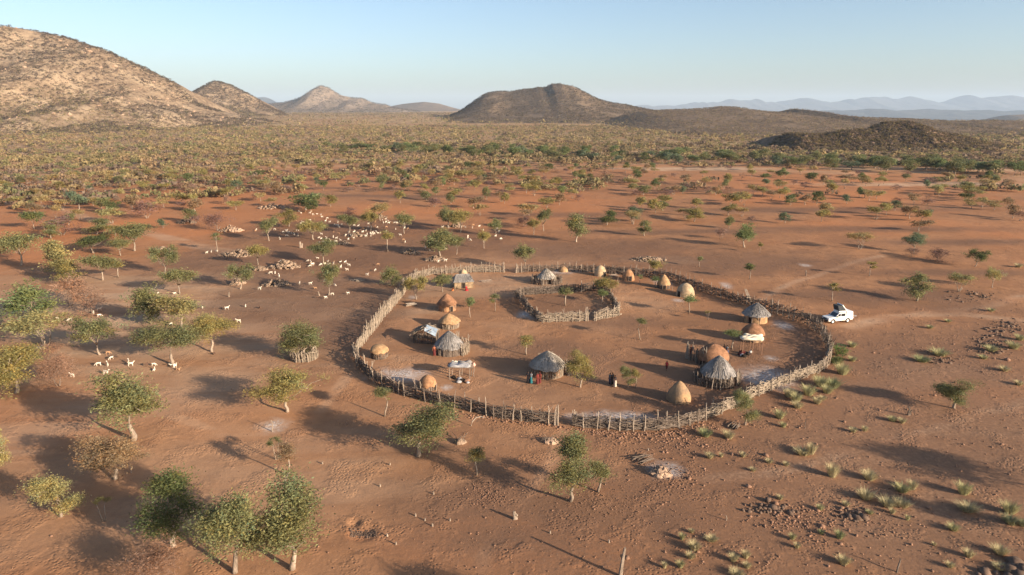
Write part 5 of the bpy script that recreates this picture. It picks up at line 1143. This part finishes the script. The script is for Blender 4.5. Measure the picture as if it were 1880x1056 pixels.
# people face +X; z up; 1.66 m tall
def body(pose):
    N = {}; E = []
    V = lambda x, y, z: Vector((x, y, z))
    def put(k, p, r, par=None):
        N[k] = (tuple(p), r)
        if par: E.append((par, k))
    dz = {'stand': 0, 'walk': -.02, 'sit': -.60}[pose]
    put('pelvis', V(0, 0, .90 + dz), (.125, .10)); put('waist', V(0, 0, 1.04 + dz), (.115, .09), 'pelvis'); put('chest', V(.01, 0, 1.22 + dz), (.135, .10), 'waist'); put('neck', V(.0, 0, 1.395 + dz), .05, 'chest'); put('jaw', V(.02, 0, 1.46 + dz), .062, 'neck'); put('skull', V(.015, 0, 1.555 + dz), (.085, .075), 'jaw'); put('crown', V(.0, 0, 1.62 + dz), .055, 'skull')
    for s, sd_ in ((1, 'l'), (-1, 'r')):
        put('sh' + sd_, V(0, s * .165, 1.34 + dz), .058, 'chest')
        if pose == 'walk': el, wr = V(-.10 * s, s * .23, 1.08 + dz), V(.08 - .12 * s, s * .23, .86 + dz)
        elif pose == 'sit': el, wr = V(.12, s * .24, 1.09 + dz), V(.32, s * .13, 1.0 + dz)
        else: el, wr = V(-.03, s * .225, 1.09 + dz), V(.05, s * .235, .86 + dz)
        put('el' + sd_, el, .04, 'sh' + sd_); put('wr' + sd_, wr, .027, 'el' + sd_)
        d = (wr - el).normalized(); t = V(1, 0, 0) - d * d.x; t.normalize(); pl = wr + d * .055; put('pa' + sd_, pl, (.030, .016), 'wr' + sd_)
        for i in range(4):                                   # four fingers of unequal length, slightly curled, then the thumb
            q = pl + d * .035 + t * ((i - 1.5) * .019); ln = (.055, .068, .072, .056)[i]; put(f'f{i}{sd_}', q, .0085, 'pa' + sd_); put(f'g{i}{sd_}', q + d * ln * .55 + V(.004, -s * .006, 0), .008, f'f{i}{sd_}'); put(f'h{i}{sd_}', q + d * ln + V(.0, -s * .02, 0), .0065, f'g{i}{sd_}')
        q = wr + d * .03 + t * .034; put('t0' + sd_, q, .011, 'pa' + sd_); put('t1' + sd_, q + d * .035 + t * .016, .009, 't0' + sd_)
        hip = V(0, s * .085, .86 + dz); put('hip' + sd_, hip, .082, 'pelvis')
        if pose == 'walk': kn, an, to = V(.16 * s + .04, s * .09, .49), V(.30 * s - .08, s * .085, .085 + (.05 if s < 0 else 0)), V(.30 * s + .06, s * .10, .03 + (.0 if s > 0 else .02))
        elif pose == 'sit': kn, an, to = V(.36, s * .20, .38), V(.16, s * .13, .07), V(.30, s * .14, .035)
        else: kn, an, to = V(.02, s * .09, .49), V(-.02, s * .09, .085), V(.13, s * .11, .035)
        put('kn' + sd_, kn, .055, 'hip' + sd_); put('ca' + sd_, kn.lerp(an, .35) + V(-.015, 0, 0), .048, 'kn' + sd_); put('an' + sd_, an, .032, 'ca' + sd_); put('to' + sd_, to, (.038, .025), 'an' + sd_)
    me = skin_mesh('body', N, E, 'pelvis', [M['skin'], M['eye'], M['hair']]); hz_ = 1.545 + dz; o = MB()
    ball(o, (.105, 0, hz_ - .02), (.022, .016, .026)); ball(o, (.092, 0, hz_ - .065), (.014, .026, .010), 2)        # nose, mouth
    for s in (1, -1): ball(o, (.085, s * .032, hz_ + .012), (.010, .014, .009), 1); ball(o, (.094, s * .032, hz_ + .012), (.004, .006, .006), 2, 6); ball(o, (.005, s * .088, hz_ - .01), (.02, .012, .03))
    return join_extra(me, o), dz
BODY = {p: body(p) for p in ('stand', 'walk', 'sit')}
def person(px, py, face, pose, label, top=None, skirt=None, wrap=None, trousers=None, skin='skin', h=1.66, group=None, hair='hair', dxy=None):
    x, y = at(px, py); r = thing('person', label, 'person', (x, y, gzf(x, y)), face, group); r.scale = (h / 1.66,) * 3; me, dz = BODY[pose]
    b = link('body', me, r); b.material_slots[0].link = 'OBJECT'; b.material_slots[0].material = M[skin]
    o = MB(); ball(o, (-.012, 0, 1.585 + dz), (.096, .092, .085), n=10); ball(o, (-.07, 0, 1.52 + dz), (.05, .07, .07), n=8); o.build('hair', M[wrap or hair], r, True)
    def ring(prof, n=18, fold=.05, seed=1):
        o = MB(); vs = []
        for j, (cx, rx, ry, z) in enumerate(prof):
            for k in range(n): t = 2 * PI * k / n; q = 1 + fold * math.sin(5 * t + seed) * (1 - j / len(prof)); vs.append((cx + rx * q * math.cos(t), ry * q * math.sin(t), z + dz))
        return o.add(vs, [(j * n + k, j * n + (k + 1) % n, (j + 1) * n + (k + 1) % n, (j + 1) * n + k) for j in range(len(prof) - 1) for k in range(n)])
    if top: ring([(.0, .15, .165, .93), (.0, .135, .155, 1.08), (.012, .155, .185, 1.22), (.005, .14, .235, 1.32), (.0, .09, .15, 1.39), (0, .055, .065, 1.42)], fold=.03).build('top', M[top], r, True)
    if skirt:
        if pose == 'sit': ring([(.22, .34, .36, .62), (.16, .36, .36, .70), (.10, .30, .30, .84), (.02, .17, .17, .98), (0, .13, .14, 1.06)]).build('skirt', M[skirt], r, True)
        else: ring([(.01, .20, .21, .10), (.01, .19, .20, .35), (.01, .17, .185, .65), (.0, .165, .18, .88), (0, .13, .14, 1.04)], fold=.09).build('skirt', M[skirt], r, True)
    if trousers:
        o = MB()
        for s in (1, -1):
            a = (0, s * .085, .92); k, n_ = ((.16 * s + .04, s * .09, .47), (.27 * s - .07, s * .085, .18)) if pose == 'walk' else ((.02, s * .09, .48), (-.02, s * .09, .12)); o.tube([a, k, n_], [.11, .085, .07], 10)
        o.build('trousers', M[trousers], r, True)
    return r
PG = 'people of the kraal'
c_ = TOCAM(980, 700)
person(969.5, 703.5, c_ + .3, 'stand', 'person wrapped in black at the left end of the four beside the largest hut', 'c_black', 'c_black', group=PG, wrap='c_black')
person(975, 704.5, c_ - .2, 'stand', 'person in a teal dress beside the largest hut', 'c_grey', 'c_teal', group=PG)
person(986.5, 706, c_ + .6, 'stand', 'person in a red brown dress in front of the largest hut', 'c_red', 'c_maroon', skin='ochre', group=PG)
person(991, 704, c_ - .4, 'stand', 'person in a dark maroon dress at the right end of the four', 'c_maroon', 'c_maroon', skin='ochre', group=PG, wrap='c_maroon')
person(1119.5, 708, c_ - .9, 'stand', 'person in grey, left of three standing under no tree', 'c_grey', trousers='c_navy', group=PG)
r_ = bpy.data.objects[-1] if False else None
person(1124, 709, c_ + .5, 'stand', 'tallest person in black, middle of three beside two small trees', 'c_black', trousers='c_black', h=1.8, group=PG)
person(1129, 712, c_ + 1.2, 'stand', 'person in black above a pale wrap, right of three beside two small trees', 'c_black', 'c_pale', group=PG)
person(1223.5, 683.5, c_ + 2.6, 'walk', 'person in bright red walking alone across the kraal', 'c_crimson', trousers='c_maroon', h=1.5, group=PG)
person(1268, 655, c_, 'stand', 'dark standing person behind the row of thin poles', None, 'c_maroon', skin='ochre', group=PG)
person(1279, 663, c_ - .6, 'stand', 'person in black close to the wide brown hut', 'c_black', 'c_black', group=PG)
person(1329, 645, c_ + .8, 'sit', 'left one of two dark people sitting behind the wide brown hut', 'c_black', 'c_black', group=PG)
person(1334.5, 646.5, c_ - .7, 'sit', 'right one of two people sitting behind the wide brown hut', 'c_grey', 'c_navy', group=PG)
person(856, 534, c_ + .5, 'sit', 'person in crimson sitting before the rectangular hut', 'c_crimson', 'c_crimson', group=PG, wrap='c_maroon')
person(831.5, 534, c_ - .5, 'sit', 'child with orange cloth sitting left of the rectangular hut', None, 'c_orange', skin='ochre', h=1.15, group=PG)
person(797.5, 655, c_ + .4, 'stand', 'bare chested person standing left of the large west hut', None, 'c_maroon', skin='ochre', group=PG)
for o in bpy.data.objects:
    if o.get('label') == 'person in grey, left of three standing under no tree': o['label'] = 'person in grey, left of three standing beside two small trees'

# ================================================================== GOATS
def goat(pose, seed):
    N = {}; E = []; u = random.Random(seed).uniform
    def put(k, p, r, par=None):
        N[k] = (tuple(p), r)
        if par: E.append((par, k))
    z = .0 if pose != 'lie' else -.34
    put('rump', (-.36, 0, .60 + z), (.105, .12)); put('loin', (-.15, 0, .62 + z), (.115, .13), 'rump'); put('rib', (.08, 0, .58 + z), (.145, .16), 'loin'); put('chest', (.27, 0, .58 + z), (.12, .135), 'rib')
    if pose == 'graze': nk, hd, nose = (.45, 0, .50), (.60, 0, .26), (.70, 0, .12)
    else: nk, hd, nose = (.42, .02, .76 + z), (.52, .04, .92 + z), (.68, .07, .85 + z)
    put('neck', nk, .068, 'chest'); put('head', hd, .062, 'neck'); put('nose', nose, .034, 'head')
    for s in (1, -1):
        put(f'ear{s}', (hd[0] - .03, hd[1] + s * .13, hd[2] - .02), .02, 'head')
        dx = {'walk': .10 * s}.get(pose, 0)
        if pose == 'lie':
            put(f'fk{s}', (.36, s * .11, .10), .035, 'chest'); put(f'ff{s}', (.20, s * .13, .045), .025, f'fk{s}'); put(f'hk{s}', (-.22, s * .15, .12), .05, 'rump'); put(f'hh{s}', (-.44, s * .17, .06), .03, f'hk{s}'); put(f'hf{s}', (-.24, s * .2, .04), .024, f'hh{s}')
        else:
            put(f'fe{s}', (.25, s * .085, .40), .045, 'chest'); put(f'fk{s}', (.27 + dx, s * .09, .22), .028, f'fe{s}'); put(f'ff{s}', (.25 + dx * 1.6, s * .09, .02), .024, f'fk{s}')
            put(f'hk{s}', (-.30, s * .09, .40), .062, 'rump'); put(f'hh{s}', (-.42 - dx, s * .09, .24), .03, f'hk{s}'); put(f'hf{s}', (-.38 - dx * 1.3, s * .09, .02), .024, f'hh{s}')
    put('tail', (-.47, 0, .70 + z), .025, 'rump'); put('tip', (-.50, 0, .80 + z), .015, 'tail')
    me = skin_mesh('goat', N, E, 'rib', [M['goat_white'], M['bark']]); o = MB()
    for s in (1, -1): h = Vector(hd); o.tube([h + Vector((-.01, s * .03, .04)), h + Vector((-.07, s * .05, .13)), h + Vector((-.16, s * .07, .16))], [.018, .014, .005], 5, 1)
    return join_extra(me, o)
GM = {p: goat(p, i) for i, p in enumerate(('stand', 'walk', 'graze', 'lie'))}
CL = [('standing left of the goat ground under the flat trees', 'W' * 9, [(321, 542), (291, 542), (300, 555), (296, 568), (371, 566), (417, 569), (451, 564), (438, 593), (314, 597)], ''),
      ('in the shade of the brown bare trees', 'WWWB', [(172, 576), (183, 571), (183, 581), (164, 581)], ''),
      ('at the far left behind the yellow tree', 'WWW', [(128, 589), (105, 587), (73, 644)], ''),
      ('walking in a line between the left trees', 'WWWWWWTBW', [(181, 673), (198, 673), (195.6, 689), (204.6, 661), (236.6, 668), (241, 673), (199, 651), (270, 673), (283, 672)], ''),
      ('resting at the foot of the wide green tree', 'WWWT', [(317, 672), (322, 676), (283, 680), (327, 680)], 'L'),
      ('alone beside the dry bush at the left edge', 'W', [(133, 694)], ''), ('lying at the foot of the olive tree right of the wide one', 'B', [(393, 650)], 'L'),
      ('on the dark ground left of the fence', 'WWWWWWWWWWTWB', [(477, 533), (514, 551 - 68), (550, 522), (570, 523), (615, 525), (597, 518), (610, 542), (598, 549), (639, 540), (674, 506), (579, 531), (689, 498), (584, 548)], ''),
      ('around the tall tan rock heap', 'WWWWWWWWWWTB', [(497, 503), (505, 502), (565, 480), (569, 489), (575, 486), (589, 487), (603, 487), (612, 485), (626, 492), (634, 483), (694, 489), (653, 479)], ''),
      ('resting below the umbrella tree in the open', 'WWTWB', [(583, 474), (637, 497), (517, 486), (625, 481), (477, 567)], 'L'),
      ('by the tan heap behind the slender young tree', 'WWWBW', [(380, 466), (388, 464), (398, 463), (417, 477), (514, 441)], ''),
      ('at the back left of the flock', 'WWWTWWWWTWW', [(512, 397), (525, 396), (553, 393), (561, 391), (569, 393), (576, 396), (582, 395), (589, 396), (546, 409), (556, 410), (569, 406)], ''),
      ('at the left front of the flock', 'WWWWWTW', [(520, 428), (525, 426), (530, 429), (535, 430), (546, 425), (469, 425), (562, 411)], ''),
      ('packed together in front of the flock', 'WWWWWWBWWT', [(590, 440), (597, 441), (602, 444), (607, 445), (612, 437), (617, 445), (600, 438), (605, 442), (586, 438), (622, 430)], ''),
      ('in the middle of the flock above the packed ones', 'WWWTWWW', [(615, 414), (620, 415), (627, 414), (612, 427), (650, 416), (658, 417), (598, 407)], ''),
      ('around the goat covered heap', 'WWWWWWWTW', [(635, 434), (640, 432), (645, 433), (653, 434), (658, 433), (663, 435), (666, 428), (648, 441), (674, 432)], ''),
      ('crowding right of the goat covered heap', 'WWWWWWWTWWBT', [(680, 430), (684, 429), (687, 431), (690, 427), (694, 430), (698, 429), (676, 418), (688, 418), (693, 419), (735, 434), (738, 437), (741, 442)], ''),
      ('in the row at the back right of the flock', 'WWWTWWWWTW', [(704, 411), (709, 410), (714, 412), (719, 411), (724, 411), (729, 412), (735, 410), (743, 421), (749, 422), (712, 407)], ''),
      ('straggling at the right end of the flock', 'WWWWWWTWWWB', [(812, 420), (823, 420), (859, 435), (863, 442), (887, 424), (910, 435), (868, 414), (916, 427), (859, 438), (880, 417), (874, 414)], ''),
      ('grazing just outside the north-west fence', 'WWWWWWT', [(781, 456), (789, 461), (818, 458), (805, 483), (818, 481), (744, 446), (798, 480)], '')]
HUE = {'W': ('white', 'goat_white'), 'T': ('tan', 'goat_tan'), 'B': ('brown', 'goat_brown')}
rr = random.Random(12)
for where, cols, pts, fl in CL:
    if 'flock' in where or 'heap' in where and len(pts) > 7:
        n0 = len(pts); pts = pts + [(a + rr.uniform(-26, 26), b + rr.uniform(-7, 7)) for a, b in (rr.choice(pts) for _ in range(9))]; cols = cols + 'WWWWTWWBW'[:len(pts) - n0]
    sets = {}
    for c, p in zip(cols, pts): sets.setdefault(c, []).append(p)
    for c, L_ in sets.items():
        L_.sort()
        for i, (px, py) in enumerate(L_):
            x, y = at(px, py); nm, m = HUE[c]; pose = 'lie' if (fl == 'L' and rr.random() < .5) else rr.choice(['stand', 'stand', 'walk', 'graze'])
            g = link('goat', GM[pose]); g.location = (x, y, gzf(x, y) - .01); g.rotation_euler = (0, 0, rr.uniform(0, 6.28)); k = rr.uniform(.64, .86); g.scale = (k, k, k)
            if m != 'goat_white': g.material_slots[0].link = 'OBJECT'; g.material_slots[0].material = M[m]
            tag(g, f'{nm} goat {where}' + (f', {ordinal(i, len(L_))}' if len(L_) > 1 else ''), 'goat', 'goats of the herd')

# ================================================================== PICKUP
def pickup():
    xf, yf = at(1523.8, 592.5); xr, yr = at(1548, 590.5); a = math.atan2(yf - yr, xf - xr); cx, cy = (xf + xr) / 2, (yf + yr) / 2
    r = thing('pickup_truck', 'white double cab pickup with a popped up rooftop tent, parked outside the fence', 'pickup', (cx, cy, gzf(cx, cy)), a); HW = .88
    def prism(pts, hw0, hw1=None, inset=0):            # side outline (x,z) swept across the width, bevelled at the sides
        o = MB(); n = len(pts); vs = []
        for y_, k in ((-hw0, .0), (-hw0 + .07, 1), (hw0 - .07, 1), (hw0, 0)):
            for x_, z_ in pts: vs.append((x_, y_, z_)) if k else vs.append((x_ * .985, y_, z_ - (.03 if z_ > .7 else -.02)))
        f = [tuple(range(n))[::-1], tuple(3 * n + i for i in range(n))]
        for j in range(3): f += [(j * n + i, j * n + (i + 1) % n, (j + 1) * n + (i + 1) % n, (j + 1) * n + i) for i in range(n)]
        return o.add(vs, f)
    def arch(xc): return [(xc + .46 * math.cos(t), .42 + .44 * math.sin(t)) for t in [PI * k / 8 for k in range(9)]]
    low = [(2.35, .45), (2.35, .78), (2.28, .98), (1.05, 1.12), (-2.2, 1.10), (-2.45, 1.0), (-2.45, .5)] + [(-1.45 - .46, .45)] + arch(-1.45)[::-1] + [(.9, .42)] + [(1.45 - .46 - .0, .42)] + arch(1.45)[::-1]
    b = prism(low, HW).build('body', M['white_paint'], r)
    cab = prism([(1.0, 1.10), (.38, 1.70), (.2, 1.78), (-.95, 1.80), (-1.05, 1.1)], HW - .07).build('cab', M['white_paint'], r)
    g = MB(); y_ = HW - .055
    for s in (-1, 1):
        for q in ([(.72, 1.17), (.34, 1.62), (.02, 1.66), (.02, 1.15)], [(-.08, 1.15), (-.08, 1.66), (-.86, 1.66), (-.90, 1.15)]):
            o = MB(); vs = [(x_, s * y_, z_) for x_, z_ in q] + [(x_, s * (y_ - .03), z_) for x_, z_ in q]; o.add(vs, [(0, 1, 2, 3), (7, 6, 5, 4), (0, 4, 5, 1), (1, 5, 6, 2), (2, 6, 7, 3), (3, 7, 4, 0)]); o.build('side_window', M['glass'], cab)
    o = MB(); o.add([(.985, -.70, 1.15), (.985, .70, 1.15), (.43, .66, 1.685), (.43, -.66, 1.685), (.955, -.70, 1.14), (.955, .70, 1.14), (.40, .66, 1.66), (.40, -.66, 1.66)], [(0, 1, 2, 3), (7, 6, 5, 4), (0, 4, 5, 1), (1, 5, 6, 2), (2, 6, 7, 3), (3, 7, 4, 0)]); o.build('windscreen', M['glass'], cab)
    for s in (-1, 1):
        for x0, x1 in ((.95, -.03), (-.06, -1.0)):
            o = MB().box(((x0 + x1) / 2, s * (HW + .004), .80), (abs(x1 - x0) - .03, .02, .55)); d = o.build('door', M['cream_paint'], r); MB().box((x1 + .16, s * (HW + .025), .95), (.16, .03, .04)).build('handle', M['metal'], d)
        MB().box((.82, s * (HW + .1), 1.18), (.1, .2, .16)).build('mirror', M['rubber'], r)
        h = MB().box((2.36, s * .62, .82), (.05, .3, .2)).build('headlight', M['metal'], r)
        MB().box((-2.46, s * .76, .8), (.04, .14, .3)).build('tail_light', M['red_paint'], r)
    MB().box((2.37, 0, .80), (.04, .8, .18)).build('grille', M['rubber'], r); MB().box((2.42, 0, .54), (.18, 1.74, .22), taper=.96).build('bumper', M['rubber'], r); MB().box((-2.5, 0, .55), (.14, 1.6, .16)).build('bumper', M['rubber'], r)
    can = prism([(-1.08, 1.1), (-1.1, 1.92), (-2.30, 1.90), (-2.45, 1.1)], HW - .02).build('canopy', M['white_paint'], r)
    for s in (-1, 1): MB().box((-1.72, s * (HW - .01), 1.5), (.85, .02, .34)).build('canopy_window', M['white_paint'], can)
    for x_ in (1.45, -1.45):
        for s in (-1, 1):
            w = bpy.data.objects.new('wheel', None); COL.objects.link(w); w.parent = r; w.location = (x_, s * .76, .37)
            t = MB(); n = 22; prof = [(.20, -.11), (.35, -.12), (.37, -.08), (.37, .08), (.35, .12), (.20, .11)]; vs = [(q * math.cos(2 * PI * k / n), z_, q * math.sin(2 * PI * k / n)) for q, z_ in prof for k in range(n)]
            t.add(vs, [(j * n + k, j * n + (k + 1) % n, (j + 1) * n + (k + 1) % n, (j + 1) * n + k) for j in range(5) for k in range(n)]); t.build('tyre', M['rubber'], w, True)
            q = MB(); vs = [(q_ * math.cos(2 * PI * k / n), y_, q_ * math.sin(2 * PI * k / n)) for q_, y_ in ((.215, s * .10), (.20, s * .115), (.10, s * .07), (.04, s * .10)) for k in range(n)]
            q.add(vs, [(j * n + k, j * n + (k + 1) % n, (j + 1) * n + (k + 1) % n, (j + 1) * n + k) for j in range(3) for k in range(n)] + [tuple(3 * n + k for k in range(n))]); q.build('rim', M['white_paint'], w)
    # rooftop tent: wedge opened towards the bonnet
    rk = MB(); [rk.box((x_, 0, 1.86), (.05, 1.5, .06)) for x_ in (.1, -.45, -1.0, -1.5, -2.0)]; rk.build('roof_rack', M['rubber'], r)
    tr = bpy.data.objects.new('rooftop_tent', None); COL.objects.link(tr); tr.parent = r
    MB().box((-.35, 0, 1.98), (1.35, 1.36, .16)).build('tent_base', M['white_paint'], tr)
    o = MB(); o.add([(.32, -.66, 2.06), (.32, .66, 2.06), (-1.0, .66, 2.06), (-1.0, -.66, 2.06), (.62, -.64, 3.0), (.62, .64, 3.0), (-.15, .64, 2.98), (-.15, -.64, 2.98)], [(3, 2, 1, 0), (4, 5, 6, 7), (0, 1, 5, 4), (1, 2, 6, 5), (2, 3, 7, 6), (3, 0, 4, 7)]); o.build('tent_canvas', M['canvas'], tr)
    o = MB(); A, B = Vector((-1.08, 0, 2.06)), Vector((-.18, 0, 3.06)); nrm = Vector((-(B - A).z, 0, (B - A).x)).normalized() * .12; vs = []
    for y_ in (-.7, .7):
        for p in (A, B, B + nrm, A + nrm): vs.append((p.x, y_, p.z))
    o.add(vs, [(3, 2, 1, 0), (4, 5, 6, 7), (0, 1, 5, 4), (1, 2, 6, 5), (2, 3, 7, 6), (3, 0, 4, 7)]); o.build('tent_lid', M['white_paint'], tr)
    # spare wheel carried out on a swing arm
    w = bpy.data.objects.new('spare_wheel', None); COL.objects.link(w); w.parent = r; w.location = (-2.68, -.45, 1.0); w.rotation_euler = (0, 0, PI / 2)
    for ch in [o for o in bpy.data.objects if o.name.startswith('wheel') and o.parent == r][:1]:
        for c in [k for k in bpy.data.objects if k.parent == ch]: d = c.copy(); COL.objects.link(d); d.parent = w
    ld = MB()
    for s in (0, .4): ld.tube([(-2.55, .25 + s, .55), (-2.95, .3 + s, 1.0), (-3.25, .3 + s, 1.0)], .03, 5)
    for q in (0, .33, .66, 1): ld.tube([(-2.95 - .3 * q, .3, 1.0), (-2.95 - .3 * q, .7, 1.0)], .025, 5)
    ld.build('folding_table', M['metal'], r)
pickup()
# ================================================================== LIGHT, SKY, AIR
SUN_EL, SUN_AZ = R(15.5), math.atan2(.826, -.564)         # azimuth measured from +Y towards +X
sd = Vector((math.cos(SUN_EL) * math.sin(SUN_AZ), math.cos(SUN_EL) * math.cos(SUN_AZ), math.sin(SUN_EL)))
sl = bpy.data.lights.new('sun', 'SUN'); sl.energy = 5; sl.angle = R(.6); sl.color = (1, .83, .64)
so = bpy.data.objects.new('sun', sl); COL.objects.link(so); so.rotation_euler = (-sd).to_track_quat('-Z', 'Y').to_euler(); so.location = sd * 500
w = bpy.data.worlds.new('World'); S.world = w; w.use_nodes = True; nt = w.node_tree
sky = nt.nodes.new('ShaderNodeTexSky'); sky.sky_type = 'NISHITA'; sky.sun_disc = False
sky.sun_elevation = SUN_EL; sky.sun_rotation = SUN_AZ; sky.altitude = 1000; sky.air_density = .9; sky.dust_density = 3.5; sky.ozone_density = 1.6
bg = nt.nodes['Background']; bg.inputs['Strength'].default_value = .088
nt.links.new(sky.outputs[0], bg.inputs['Color'])
hz = MB().box((0, 0, (540 - 130) / 2), (56000, 56000, 670)).mesh('haze', [])
hm = bpy.data.materials.new('dusty_air'); hm.use_nodes = True; hn = hm.node_tree; hn.nodes.remove(hn.nodes['Principled BSDF'])
pv = hn.nodes.new('ShaderNodeVolumePrincipled'); pv.inputs['Color'].default_value = (.58, .745, .95, 1); pv.inputs['Density'].default_value = 4.3e-5; pv.inputs['Anisotropy'].default_value = .0
hn.links.new(pv.outputs[0], hn.nodes['Material Output'].inputs['Volume']); hz.materials.append(hm)
tag(link('haze', hz), 'thin pale dusty air over the plain', 'haze', kind='stuff')
S.view_settings.view_transform = 'Standard'; S.view_settings.look = 'None'; S.view_settings.exposure = 1.20; S.view_settings.gamma = 1
c = S.cycles
c.max_bounces = 5; c.diffuse_bounces = 3; c.glossy_bounces = 2; c.transmission_bounces = 3; c.volume_bounces = 1; c.transparent_max_bounces = 4
c.use_denoising = True; c.use_adaptive_sampling = True; c.adaptive_threshold = .01
S.render.use_persistent_data = False
